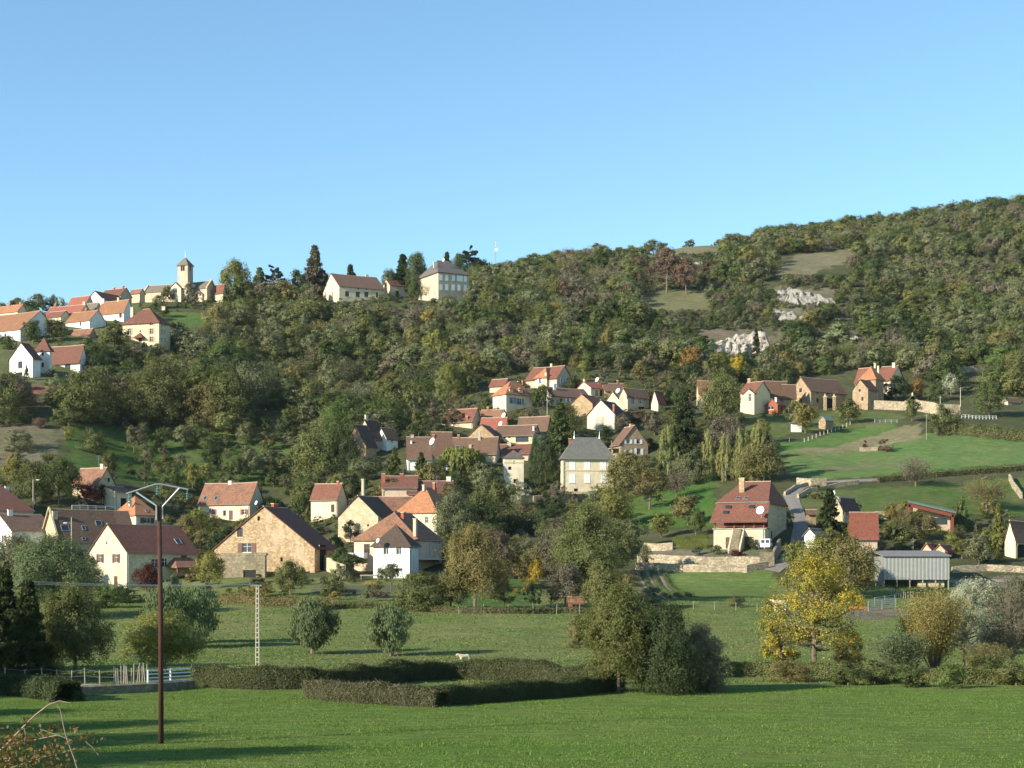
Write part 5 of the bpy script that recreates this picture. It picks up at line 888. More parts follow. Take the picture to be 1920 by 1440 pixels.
# --- hedges
def hedge(label, pts, h, w, c, n, twig=False, name='hedge', ls=.07, core=True):
    if len(pts) > 3:
        for _ in range(2): pts = [pts[0]]+[tuple(a*(1-f)+b*f for a, b in zip(p, q)) for p, q in zip(pts, pts[1:]) for f in (.25, .75)]+[pts[-1]]
    g = [G(*p) if len(p) == 2 else G(p[0], D=p[2]) for p in pts]; seg = [(b-a).length for a, b in zip(g, g[1:])]; tot = sum(seg)
    s = RNG.random(n)*tot; cs = np.concatenate([[0], np.cumsum(seg)]); i = np.clip(np.searchsorted(cs, s)-1, 0, len(seg)-1); t = (s-cs[i])/np.array(seg)[i]
    sg = np.array([tuple((b-a).normalized()) for a, b in zip(g, g[1:])]); tv = np.vstack([sg[:1], (sg[1:]+sg[:-1])/2, sg[-1:]])
    A = np.array([tuple(p) for p in g]); Pp = A[i]+(A[i+1]-A[i])*t[:, None]; d = unit((tv[i]+(tv[i+1]-tv[i])*t[:, None])*[1, 1, 0]); sd = np.stack([-d[:, 1], d[:, 0], 0*t], 1)
    f = RNG.random(n); side = np.where(f < .42, -1, np.where(f < .6, 1, 0)); o = np.where(side == 0, (RNG.random(n)-.5)*2, side*(1-.12*RNG.random(n)**2*2)); z = np.where(side == 0, h*(1-.05*RNG.random(n)), RNG.random(n)*h)
    bmp = 1+.42*(fbm(s/1.6, z*.9, 3, 5)-.5)*2; ht = 1+.38*(fbm(s/2.2, 0*s, 4, 8)-.5)*2; bz = zxy(Pp[:, 0]+sd[:, 0]*o*w/2, Pp[:, 1]+sd[:, 1]*o*w/2); C = Pp+sd*(o*w/2*bmp*(1-.12*z/h))[:, None]; C[:, 2] = bz+z*ht
    C += RNG.normal(size=(n, 3))*.05; tf = (RNG.random(n) < .05)[:, None]; C[:, 2:] += tf*RNG.random((n, 1))*h*.22; Nr = unit(sd*side[:, None]+np.array([0, 0, .3])+(side == 0)[:, None]*np.array([0, 0, 1.0])+RNG.normal(size=(n, 3))*.6)
    V, Fq = leafquads(C, Nr, np.full(n, ls)); v = np.clip(.5+(fbm(s/.8, z/.5, 3, 2)-.5)*1.2+(RNG.random(n)-.5)*.6, 0, 1)
    me = npmesh('foliage', V, Fq, [MT['leaf']], None, [('v', 'FACE', 'FLOAT', v)]); root = empty(name, g[0], 0, label=label, cat='hedge')
    fo = bpy.data.objects.new('foliage', me); link(fo, root); fo.matrix_parent_inverse = ROOTM[root.name].inverted(); fo.color = (COLR[c] if isinstance(c, str) else c)+(1,)
    mb = MB(); prev = None
    if not core: return root
    for gi, (a_, b_) in enumerate(zip(g, g[1:])):
        nn = max(1, int((b_-a_).length/1.5))
        for k in range(nn+1):
            if (p_ := a_.lerp(b_, k/nn)) and min((p_-g[0]).length, (p_-g[-1]).length) < .7: continue
            p = a_.lerp(b_, k/nn); q = Vector(tv[gi]+(tv[gi+1]-tv[gi])*(k/nn)); q.z = 0; q.normalize(); sv = Vector((-q.y, q.x, 0))*w*.24; z0 = float(zxy(p.x, p.y)); row = [Vector((p.x, p.y, z0-.3))-sv, Vector((p.x, p.y, z0-.3))+sv, Vector((p.x, p.y, z0+h*.8))+sv*.7, Vector((p.x, p.y, z0+h*.8))-sv*.7]
            if prev:
                for j in range(4): mb.poly([prev[j], row[j], row[(j+1) % 4], prev[(j+1) % 4]])
            else: mb.poly(row)
            prev = row
    if prev: mb.poly(prev[::-1])
    mb.build('inner_core', [MT['hedgecore']], root=root)  # solid dark core added inside the foliage to block light
    if twig:
        mb = MB(); k = 600
        for q in range(k):
            j = RNG.integers(0, n); c_ = Vector(C[j]); m_ = Vector(Nr[j]); u = Vector((random.uniform(-1, 1), random.uniform(-1, 1), random.uniform(.2, 1.3)))*.13; mb.tube([c_-u, c_+m_*.05, c_+u*1.3], [.007, .006, .003], 3, cap=False)
        mb.build('twigs', [MT['barkw']], root=root)
    return root
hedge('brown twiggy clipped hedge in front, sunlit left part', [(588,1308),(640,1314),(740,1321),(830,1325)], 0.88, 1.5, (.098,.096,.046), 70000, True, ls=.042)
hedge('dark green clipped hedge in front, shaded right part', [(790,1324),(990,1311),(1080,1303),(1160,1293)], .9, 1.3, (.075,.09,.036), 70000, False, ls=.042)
hedge('second clipped hedge behind, running from the gate to the spreading tree', [(372,1286),(460,1292),(590,1292),(720,1282),(830,1272),(960,1276),(1130,1284)], 1.2, 1.3, (.09,.10,.042), 120000, True, ls=.046)
hedge('clipped green box hedge on the terrace left of the gallery house', [(1264,1029),(1329,1029)], 1.9, 1.4, (.14,.18,.035), 14000, ls=.05)
for k, q in enumerate(([(1203,1073),(1258,1124)], [(1222,1072),(1277,1122)], [(1241,1071),(1298,1121)])): hedge(['row of garden vegetables in the striped plot, left one','row of garden vegetables in the striped plot, middle one','row of garden vegetables in the striped plot, right one'][k], q, .45, .8, 'LG', 4000, ls=.06, name='vegetable_row')
hedge('scrubby hedge along the foot of the gardens', [(560,1146),(700,1138),(850,1150),(1000,1150),(1130,1150)], .7, 1.2, 'OL', 9000, ls=.09)
hedge('dark overgrown hedge below the yard wall', [(410,1130),(500,1136),(640,1140)], 1.1, 1.8, 'OB', 8000, ls=.1)
hedge('rough hedge of brambles along the right edge of the front meadow', [(1370,1268),(1450,1268),(1560,1272),(1700,1280),(1800,1282),(1960,1284)], .9, 2.0, 'OL', 40000, ls=.07)
hedge('bramble belt between meadow wall and conifers', [(-20,1300),(60,1304),(130,1316)], 1.0, 1.6, 'DG', 30000, ls=.07, core=False); hedge('clipped dark hedge beside the church', [(418,556),(470,557)], 2.0, 2, 'DG', 1500, ls=.2)
hedge('grassy hedge line between bright field and pasture', [(1640,905),(1740,895),(1830,888),(1930,880)], 1.2, 2.0, 'OL', 7000, ls=.12); hedge('hedge above the bright field, grown out with brambles', [(1745,815),(1800,812),(1860,822),(1940,828)], 2.4, 4, 'OL', 8000, ls=.16)
hedge('bank of shrubs behind the garden allotments', [(960,1075),(1030,1078),(1100,1090),(1190,1100)], 1.6, 3, 'OB', 8000, ls=.12); hedge('tall dark hedge below the mansion lawn', [(940,1000),(1020,1000),(1100,1002)], 3.0, 3, 'DG', 8000, ls=.12)
hedge('orchard hedge along the lane behind the right village', [(1215,762),(1260,752),(1300,748)], 3.4, 4, 'MG', 5000, ls=.2)
CLOSED = (7, 19, 20)
# --- fillers: gardens and woods
LAND = [(62,930,'the left street lamp'),(180,920,'the patchy roofed cottage'),(250,965,'the small pyramid roof'),(430,950,'the long cream cottage'),(500,1050,'the big ochre barn'),(610,940,'the small smooth brown roof'),(690,980,'the stone gabled outbuilding'),(800,950,'the orange hipped roof'),(740,1060,'the white box wing'),(680,840,'the shaded lane houses'),(800,850,'the tall smooth brown roof'),(860,785,'the leftmost red brown roof'),(962,880,'the dovecote'),(985,825,'the long yellow house'),(960,745,'the dormered house'),(1040,710,'the tall grey gabled house'),(1100,880,'the slate mansion'),(1125,790,'the peeling gable house'),(1180,840,'the brown stone house'),(1200,750,'the grey narrow windowed house'),(1340,870,'the poplars'),(1420,750,'the pedimented farmhouse'),(1540,740,'the big stone barn'),(1300,990,'the clipped box hedge'),(1100,1070,'the great central garden tree'),(930,1090,'the red brown garden tree'),(300,1080,'the pale stone house'),(480,1110,'the concrete ladder pole'),(660,1100,'the umbrella pines'),
 (345,560,'the church'),(60,690,'the white villa'),(275,640,'the tall square stone house'),(500,640,'the blue fir'),(660,600,'the hilltop farmhouse'),(832,600,'the hilltop manor'),(930,600,'the radio mast'),(200,800,'the great rounded tree'),(330,850,'the sloping orchard'),(450,760,'the light green spur tree'),(600,760,'the fresh green wood edge tree'),(760,720,'the dark hollow'),(900,690,'the pale birch group'),(50,840,'the beige scrub'),(520,860,'the thicket'),(1400,700,'the white rock face'),(1640,680,'the tower farm'),(1745,970,'the red framed house'),(1620,985,'the bright red roof'),(1850,1010,'the yellow green larch'),(1720,1050,'the corrugated barn'),(1820,720,'the high retaining wall')]
FILL = {}
def fill(px, py, h, w, kd, c, D, noun, where='near'):
    cw = {'OL':'olive','MG':'dark green','OB':'yellowing brown','GG':'grey green','YG':'yellow green','BR':'brownish','DG':'very dark','GO':'golden','LG':'bright green','PK':'pinkish beige'}[c]; lm = min(LAND, key=lambda q: (q[0]-px)**2+(1.6*(q[1]-py))**2)[2]
    r = tree(px, py, h, w, kd, c, 'x', group=f'{noun} {where} {lm}', D=D, metric=True); FILL.setdefault((cw, noun, where, lm), []).append((px, r))
ORD = 'first second third fourth fifth sixth seventh eighth ninth tenth eleventh twelfth thirteenth fourteenth fifteenth sixteenth'.split()
def fill_labels():
    for (cw, noun, where, lm), q in FILL.items():
        q.sort(key=lambda e: e[0])
        for i, (_, r) in enumerate(q): r['label'] = f'{cw} {noun} {where} {lm}'+('' if len(q) == 1 else f', {ORD[min(i, 15)]} from the left')
L2 = [(628,885,104,70,'bushy','MG','tall dark tree shading the dark roofed lane house'),(590,893,96,84,'bushy','OL','tall olive tree at the lower end of the wooded hollow'),(655,885,70,40,'bushy','DG','very dark tree against the wall of the first shaded lane house'),(1775,1215,100,100,'sparse','GG','grey leaved tree behind the golden willow shoots'),(1838,1175,96,110,'sparse','SL','big silver leaved tree at the right behind the pasture'),(1905,1160,80,80,'sparse','OL','olive tree at the right edge behind the gnarled one'),(1850,1272,70,110,'twiggy','OB','brown twiggy thicket under the gnarled tree'),(1480,1278,40,90,'bushy','OB','brownish bush left of the golden tree foot'),(1225,1140,40,60,'bushy','BG','blue green shrub at the top of the striped rows'),(1380,1138,20,40,'bushy','OL','low bush at the edge of the bright garden field'),(1210,1056,34,30,'bushy','GG','grey shrub on the terrace wall'),(1345,1040,18,26,'bushy','MG','small shrub on the terrace, left one'),(1310,1041,16,26,'bushy','BG','blue green cabbages on the terrace'),(1385,1042,14,30,'bushy','RD','reddish flower bush by the gallery stair'),(1470,985,34,40,'bushy','OL','bush on the lane verge below the bend'),(1530,935,26,34,'bushy','OL','bush inside the lane bend'),(1605,970,30,36,'bushy','GG','grey bush above the lane house'),(1495,1075,60,60,'round','YG','yellow green tree at the foot of the lane'),(1450,965,44,36,'round','OL','olive tree behind the large stone house'),(14,795,95,80,'bushy','OL','round tree at the far left below the villa'),(232,800,50,50,'bushy','DG','very dark bush wedged between the two great rounded trees'),(385,800,80,90,'bushy','OB','yellowish rounded bush right of the great spreading tree'),(430,790,90,110,'bushy','OL','olive rounded tree at the right of the great spreading one'),(180,850,40,60,'bushy','OL','olive bush at the top of the orchard'),(128,800,44,60,'bushy','OL','olive rounded tree under the villa lawn'),(470,760,80,110,'bushy','GG','large pale grey green tree on the spur'),(1205,488,26,36,'round','OL','small skyline tree, right of the first skyline meadow'),(1165,492,24,34,'round','MG','small dark skyline tree at the start of the right ridge'),(1245,470,16,26,'bushy','OL','bush on the skyline meadow'),(1290,458,16,24,'bushy','MG','dark bush on the skyline meadow'),(1225,480,30,40,'round','OL','skyline tree before the russet pair')]+[(1418,676,60,24,'conifer','DG','dark conifer standing against the white rock face'),(1345,694,32,40,'round','YG','yellow green tree below the white rock face'),(1300,700,50,50,'round','OR','rusty autumn tree below the rock face'),(1385,708,40,40,'round','YE','bright yellow tree below the white rock face'),(1455,690,46,50,'round','OL','olive tree right of the white rock face'),(1250,548,84,78,'sparse','RB','large russet autumn tree near the skyline'),(1287,552,70,60,'sparse','RB','second russet tree near the skyline, beside the large one'),(1010,1085,70,70,'sparse','OB','thin autumn tree in the allotments'),(1060,1140,80,80,'round','BR','brown leaved tree at the left foot of the great central tree'),(1130,1145,90,80,'round','OL','olive tree at the right foot of the great central tree'),(845,1140,70,80,'round','OL','olive tree at the left of the autumn brown tree')]
for a in L2: tree(*a)
def blocked(px, py, D, h, w):
    x = (px-960)*D/F
    for poly in FOOT:
        if inpoly(np.array([x]), np.array([D]), poly)[0]: return True
    a, b, top = px-w*F/D/2, px+w*F/D/2, py-h*F/D
    for (ha, hb, hc, hd, Dh) in HOUSES:
        if Dh > D-1 and b > ha and a < hb and py > hc and top < hd-.22*(hd-hc): return True
    return False
OPEN = [c[0] for i, c in enumerate(COVER[6:]) if i+6 not in CLOSED]+[[(1300,618),(1470,618),(1470,672),(1300,668)],[(1462,545),(1565,545),(1565,580),(1462,580)],[(1290,480),(1330,480),(1330,498),(1290,498)],[(590,1095),(860,1085),(880,1290),(590,1290)],[(1470,1062),(1440,1062),(1470,900),(1560,890),(1560,915),(1500,940),(1520,1060)]]
def scatter(poly, n, D0, D1, sp, keep=1.0, openp=OPEN):
    out = []; cell = {}; A = np.array(poly, float); x0, x1 = A[:, 0].min(), A[:, 0].max(); px = x0+RNG.random(n)*(x1-x0); D = np.sqrt(D0**2+RNG.random(n)*(D1**2-D0**2)); py = HY-F*zg(px, D)/D
    ok = inpoly(px, py, poly); 
    for o in openp: ok &= ~inpoly(px, py, o)
    for i in np.nonzero(ok)[0]:
        x = (px[i]-960)*D[i]/F; k = (int(x//sp), int(D[i]//sp)); bad = False
        for a in (-1, 0, 1):
            for b in (-1, 0, 1):
                for q in cell.get((k[0]+a, k[1]+b), ()):
                    if (q[0]-x)**2+(q[1]-D[i])**2 < sp*sp: bad = True
        if bad: continue
        cell.setdefault(k, []).append((x, D[i])); out.append((px[i], py[i], D[i], x))
    return out
GAR = [(-100,1120),(-100,880),(420,880),(560,890),(640,860),(760,800),(830,760),(900,715),(1000,690),(1250,705),(1300,725),(1480,720),(1480,800),(1440,900),(1330,900),(1180,940),(1180,1000),(1190,1100),(880,1135),(560,1130),(420,1125)]
gp = scatter(GAR, 14000, 255, 530, 5.4); k = 0; GL = {'round': 'garden trees among the houses', 'bushy': 'garden bushes among the houses'}
for (px, py, D, x) in gp:
    big = random.random() < .62; h = random.uniform(3.8, 6.5) if big else random.uniform(1.6, 3.0); w = h*random.uniform(.8, 1.15)*(1 if big else 1.3)
    if any((x-a)**2+(D-b)**2 < (5.5 if big else 3.5)**2 for a, b in TREES) or blocked(px, py, D, h, w): continue
    c = random.choice(['OL','MG','OB','GG','OL','MG','YG','BR','GG','DG','OB']); kd = random.choice(['round','round','sparse']) if big else 'bushy'
    fill(px, py, h, w, kd, c, D, 'garden tree' if big else 'garden bush'); k += 1
for (px, py, D, x) in scatter([(380,1090),(1190,1090),(1190,1140),(860,1142),(560,1135),(200,1140),(380,1110)], 1500, 225, 265, 4.5, openp=[OPEN[-3]] if 0 else []):
    if any((x-a)**2+(D-b)**2 < 4 for a, b in TREES) or blocked(px, py, D, 1, 1) or random.random() < .3: continue
    h = random.uniform(.5, 1.9); fill(px, py, h, h*random.uniform(1, 1.8), 'bushy', random.choice(['OL','GG','LG','OB','MG','YG','BR','GO']), D, 'low garden shrub'); k += 1
for (px, py, D, x) in scatter([(1540,960),(1890,955),(1890,1040),(1790,1050),(1650,1034),(1540,1030)], 900, 255, 330, 4.6):
    if any((x-a)**2+(D-b)**2 < 9 for a, b in TREES) or blocked(px, py, D, 3, 3): continue
    h = random.uniform(1.6, 4.2); fill(px, py, h, h*1.1, random.choice(['round','bushy','sparse']), random.choice(['OL','OB','YG','GG','MG','GO']), D, 'garden tree'); k += 1
orch = scatter([(120,800),(480,800),(600,900),(420,960),(130,900)], 1200, 350, 430, 9.5, openp=[])
for (px, py, D, x) in orch:
    if any((x-a)**2+(D-b)**2 < 16 for a, b in TREES) or blocked(px, py, D, 3, 3): continue
    fill(px, py, random.uniform(2.4, 4.2), random.uniform(2.6, 4.4), 'sparse' if random.random() < .7 else 'bare', random.choice(['GG','OL','OL','BR']), D, 'small old fruit tree'); k += 1
for (px, py, D, x) in scatter([(300,770),(500,800),(640,890),(600,930),(420,960),(300,905),(240,860)], 1500, 345, 430, 5.6, openp=[]):
    if any((x-a)**2+(D-b)**2 < 9 for a, b in TREES) or blocked(px, py, D, 4, 4) or random.random() < .2: continue
    h = random.uniform(3, 6.5); fill(px, py, h, h*random.uniform(.8, 1.15), random.choice(['round','sparse','round','round']), random.choice(['GG','OL','OB','GG','MG']), D, 'young thicket tree'); k += 1
for (px, py, D, x) in scatter([(-100,770),(200,750),(200,800),(100,880),(-100,890)], 900, 340, 450, 7.5, openp=[]):
    if any((x-a)**2+(D-b)**2 < 12 for a, b in TREES) or blocked(px, py, D, 2, 3) or random.random() < .3: continue
    h = random.uniform(1.2, 3.4); fill(px, py, h, h*1.4, random.choice(['twiggy','bushy','bushy']), random.choice(['GG','BR','PK','OL']), D, 'scrub bush'); k += 1
print('garden fillers', k)
WL = [(-100,775),(60,760),(130,790),(330,800),(420,900),(560,900),(640,870),(700,830),(760,800),(830,755),(900,712),(1000,688),(1230,700),(1300,724),(1500,712),(1600,695),(1700,700),(1790,735),(1900,745),(2300,740)]
WOOD = [(-100,300),(2300,300)]+WL[::-1]
ROCKY = [(1318,1462,622,664),(1458,1565,545,572),(1450,1512,578,602),(1530,1562,622,640),(1585,1622,622,640),(1285,1322,482,498),(1562,1606,594,603),(1440,1462,532,545),(1602,1624,534,543),(1455,1600,484,518),(1200,1330,552,584),(1190,1345,452,478)]
UV = [[(-400,520),(330,520),(330,662),(165,665),(165,715),(-400,715)], [(330,520),(600,520),(600,556),(330,560)], [(590,540),(890,530),(890,566),(590,570)]]
wp = scatter(WOOD, 70000, 395, 865, 4.7, openp=OPEN+UV); cand = []
HUE = [('GG',7),('OL',5),('MG',2.6),('DG',1.4),('BR',.9),('OB',.5),('YG',.5)]
for (px, py, D, x) in wp:
    nz = float(fbm(np.array([x/28]), np.array([D/28]), 3, 21)[0]); n2 = float(fbm(np.array([x/60+9]), np.array([D/60]), 2, 31)[0]); scrub = px > 1200 and 520 < D < 700 and n2 > .45
    h = (random.uniform(2.5, 4.5) if scrub else random.uniform(4.0, 8.8)); w = h*random.uniform(1.0, 1.45)
    if 1130 < px < 1420 and D > 680: f_ = .45+.4*random.random(); h *= f_; w *= f_
    if any((x-a)**2+(D-b)**2 < 20 for a, b in TREES) or blocked(px, py, D, h, w): continue
    # keep rock faces and clearings in view
    top = py-h*F/D
    for a, b, c, d2 in ROCKY:
        if a < px < b and py > d2-4 and top < d2-3: h = min(h, (py-d2+4)*D/F); w = min(w, h*1.2)
        if a < px < b and c-8 < py <= d2-4: h = 0
    if h < .8: continue
    wts = [b*(4 if (nz > .56 and a in ('BR','OB')) or (nz < .42 and a in ('DG','MG')) or (.46 < nz < .52 and a in ('GG','OL')) else 1) for a, b in HUE]; c = random.choices([a for a, b in HUE], wts)[0]; kd = random.choice(['bushy','bushy','bushy','round','round','sparse','bare' if nz > .5 else 'round']) if not scrub else 'bushy'
    if scrub and n2 > .5: c = random.choice(['DG','MG','DG','BR','GG'])
    if 1040 < px < 1330 and 490 < py < 600 and random.random() < .35: c, kd = random.choice([('BR','bare'),('BR','sparse'),('BR','sparse'),('RB','sparse')]); h *= 1.1
    if px < 1250 and random.random() < .012: c = 'GO'
    cand.append((h/D, px, py, D, x, h, w, kd, c))
cand.sort(key=lambda q: -q[0]*(1.0 if 200 < q[1] < 1000 else .9)); NI = 45; print('wood trees', len(cand))
_ = {'OL':'olive','MG':'dark green','OB':'yellowing brown','GG':'grey green','YG':'yellow green','BR':'brownish','DG':'very dark','GO':'golden'}
for q in cand[:NI]:
    _, px, py, D, x, h, w, kd, c = q; fill(px, py, h, w, kd, c, D, 'woodland tree', 'below' if py < 700 and px < 1000 else 'near')
fill_labels()
MASS = []
def massed(x, y, z, h, w, kd, c, lod):
    j = 1+.14*(random.random()-.5)*2; cc = COLR[c]; MASS.append((x, y, z, h, w, (kd, lod, int(RNG.integers(0, 3))), (1.2*cc[0]*j*(1+.12*(random.random()-.5)), 1.2*cc[1]*j, 1.2*cc[2]*j, 1)))
def mass_object(name, label, cat):
    """the far wood as ONE object: crowns instanced on points by geometry nodes"""
    global MASS
    me = bpy.data.meshes.new(name); me.from_pydata([(q[0], q[1], q[2]) for q in MASS], [], []); keys = sorted({q[5] for q in MASS}, key=str)
    for nm, typ, vals, fld in (('scl', 'FLOAT_VECTOR', [v for q in MASS for v in (q[4], q[4], q[3])], 'vector'), ('rot', 'FLOAT_VECTOR', [v for q in MASS for v in (0, 0, random.random()*6.283)], 'vector'), ('tc', 'FLOAT_COLOR', [v for q in MASS for v in q[6]], 'color'), ('src', 'INT', [keys.index(q[5]) for q in MASS], 'value')):
        me.attributes.new(nm, typ, 'POINT').data.foreach_set(fld, vals)
    o = tag(link(bpy.data.objects.new(name, me)), label, cat, kind='stuff'); g = bpy.data.node_groups.new(name, 'GeometryNodeTree'); g.interface.new_socket('Geometry', in_out='INPUT', socket_type='NodeSocketGeometry'); g.interface.new_socket('Geometry', in_out='OUTPUT', socket_type='NodeSocketGeometry')
    gi = g.nodes.new('NodeGroupInput'); go = g.nodes.new('NodeGroupOutput'); jn = g.nodes.new('GeometryNodeJoinGeometry'); g.links.new(jn.outputs[0], go.inputs[0])
    def attr(nm, typ): n = g.nodes.new('GeometryNodeInputNamedAttribute'); n.data_type = typ; n.inputs['Name'].default_value = nm; return n.outputs['Attribute']
    A, B, C_ = attr('scl', 'FLOAT_VECTOR'), attr('rot', 'FLOAT_VECTOR'), attr('src', 'INT')
    for k, key in enumerate(keys):
        m2 = SRC.get(key)
        if m2 is None:
            m2 = proto(*key)[0].copy(); m2.materials.clear(); m2.materials.append(MT['leafi']); SRC[key] = m2 = bpy.data.objects.new('crown', m2)
        cmp_ = g.nodes.new('FunctionNodeCompare'); cmp_.data_type = 'INT'; cmp_.operation = 'EQUAL'; g.links.new(C_, cmp_.inputs[2]); cmp_.inputs[3].default_value = k
        oi = g.nodes.new('GeometryNodeObjectInfo'); oi.inputs['Object'].default_value = m2; oi.inputs['As Instance'].default_value = True
        ip = g.nodes.new('GeometryNodeInstanceOnPoints'); g.links.new(gi.outputs[0], ip.inputs['Points']); g.links.new(cmp_.outputs[0], ip.inputs['Selection']); g.links.new(oi.outputs['Geometry'], ip.inputs['Instance']); g.links.new(B, ip.inputs['Rotation']); g.links.new(A, ip.inputs['Scale']); g.links.new(ip.outputs[0], jn.inputs[0])
    md = o.modifiers.new('scatter', 'NODES'); md.node_group = g; print(name, len(MASS)); MASS = []
SRC = {}
for q in cand[NI:]:
    _, px, py, D, x, h, w, kd, c = q; massed(x, D, float(zg(px, D))-.2, h, w, kd, c, 2)
for (px, py, D, x) in scatter([(-60,560),(300,575),(330,640),(300,690),(170,720),(160,650),(-60,660)], 3000, 425, 560, 5.0, openp=[]):
    h = random.uniform(1.2, 5.5); w = h*random.uniform(.9, 1.4)
    if not blocked(px, py, D, h, w) and not any((x-a)**2+(D-b)**2 < 14 for a, b in TREES): massed(x, D, float(zg(px, D))-.1, h, w, random.choice(['round','bushy','sparse']), random.choice(['OL','MG','GG','OB','DG']), 2)
mass_object('woodland', 'mixed autumn woodland covering the hillside behind the village', 'woodland')
for (px, py, D, x) in scatter(WOOD, 40000, 395, 830, 2.7, openp=OPEN+UV[:1]):
    if random.random() < .7 and not blocked(px, py, D, 1.5, 2) and not any(a-4 < px < b+4 and c < py < d2+5 for a, b, c, d2 in ROCKY): h = random.uniform(.7, 2.4); massed(x, D, float(zg(px, D))-.1, h, h*1.5, 'bushy', random.choice(['GG','OL','DG','BR','MG']), 3)
for a, b, c, d2 in ROCKY:
    for _ in range(int((b-a)/4)):
        px = random.uniform(a-6, b+6); D = gd(px, d2+random.uniform(-1, 6)); h = random.uniform(.5, 1.5); massed((px-960)*D/F, D-1.5, float(zg(px, D))-.3, h, h*1.7, 'bushy', random.choice(['MG','DG','OL','BR','YG']), 2)
for (px, py, D, x) in scatter([(1195,590),(1330,590),(1440,540),(1640,470),(1740,500),(1740,650),(1460,670),(1300,668),(1195,640)], 9000, 480, 700, 2.3, openp=[]):
    if random.random() < .9 and not any(a-3 < px < b+3 and c-2 < py < d2+7 for a, b, c, d2 in ROCKY): h = random.uniform(.6, 2.6); massed(x, D, float(zg(px, D))-.1, h, h*1.5, random.choice(['bushy','bushy','sparse']), random.choice(['DG','DG','MG','GG','BR','BR','OL']), 2)
for (px, py, D, x) in scatter([(420,900),(760,800),(900,715),(1250,705),(1480,720),(1480,780),(1300,930),(1180,940),(1180,1060),(900,1085),(600,1040),(420,990)]+[(100,960)], 22000, 270, 500, 2.5)+scatter([(1530,955),(1900,950),(1900,1050),(1780,1060),(1640,1030),(1540,1035)], 4000, 255, 330, 2.4):
    if random.random() < .6 and not blocked(px, py, D, 1.2, 1.5): h = random.uniform(.5, 1.9); massed(x, D, float(zg(px, D))-.1, h, h*1.5, random.choice(['bushy','bushy','sparse']), random.choice(['GG','OL','YG','BR','MG','OB','LG']), 2)
mass_object('undergrowth', 'low scrub and shrubs growing between trees and houses', 'undergrowth')
# --- trees standing left of the picture whose shade crosses the meadow
for i, (x, y, h, w) in enumerate([(-33,47,11,9),(-41,52,12,9),(-36,64,9,8),(-46,70,10,8),(-48,88,12,9),(-56,96,13,9),(-60,110,13,9),(-50,120,12,8),(-44,104,9,7)]):
    r = tree(960+F*x/y, 0, h, w, 'round', 'MG', ['broad tree shading the near left corner of the meadow','second broad tree shading the near left corner','tree shading the meadow left of the pole','further tree shading the meadow left of the pole','tree beside the left end of the low wall','tall tree left of the conifers','tallest tree left of the conifers','tree behind and left of the conifers','smaller tree beside the bramble belt'][i], group='trees beside the meadow', D=y, metric=True)
# --- grass
def grass(name, label, poly, n, D0, D1, hh, ww, c1, c2):
    A = np.array(poly, float); x0, x1 = A[:, 0].min(), A[:, 0].max(); px = x0+RNG.random(n)*(x1-x0); D = np.sqrt(D0**2+RNG.random(n)*(D1**2-D0**2)); py = HY-F*zg(px, D)/D; ok = inpoly(px, py, poly); px, D = px[ok], D[ok]; n = len(px)
    dn = fbm((px-960)*D/F/2.2, D/1.1, 4, 77); dn = .5*dn+.5*fbm((px-960)*D/F/6, D/2.0, 4, 78); ok = RNG.random(n) < np.clip((dn-.34)*3.6, .08, 1); px, D, dn = px[ok], D[ok], dn[ok]; n = len(px); x = (px-960)*D/F; z = zg(px, D); a = RNG.random(n)*6.283; h = hh*(.4+RNG.random(n)*1.1)*(.5+dn)*np.where(RNG.random(n) < .02, 2.4, 1); w = ww*(.6+.8*RNG.random(n)); B = np.stack([x, D, z-.01], 1); d = np.stack([np.cos(a), np.sin(a), 0*a], 1); t = np.stack([RNG.normal(size=n)*.35, RNG.normal(size=n)*.35, 0*a+1], 1)
    V = np.stack([B-d*w[:, None], B+d*w[:, None], B+d*(w*.4)[:, None]+t*h[:, None], B-d*(w*.4)[:, None]+t*h[:, None]*.9], 1).reshape(-1, 3); Fq = np.arange(4*n).reshape(n, 4); m = (RNG.random(n) < .22+.5*(fbm(x/7, D/4, 3, 12)-.45))[:, None]
    C = np.where(m, np.array(c2+(1,)), np.array(c1+(1,)))*np.append(np.ones(3), 1); C[:, :3] *= (.75+.5*RNG.random(n))[:, None]; me = npmesh(name, V, Fq, [MT['leafm']], None, [('v', 'FACE', 'FLOAT', RNG.random(n)), ('tc', 'FACE', 'FLOAT_COLOR', C)]); tag(link(bpy.data.objects.new(name, me)), label, 'grass', kind='stuff')
grass('grass', 'short green pasture grass of the front meadow', [(-150,1285),(2100,1285),(2100,1600),(-150,1600)], 420000, 48, 108, .04, .022, (.106,.176,.034), (.145,.182,.052))
grass('grass', 'rough duller grass of the middle pasture', [(-150,1110),(2100,1110),(2100,1290),(-150,1290)], 220000, 108, 235, .075, .07, (.120,.168,.046), (.165,.180,.070))
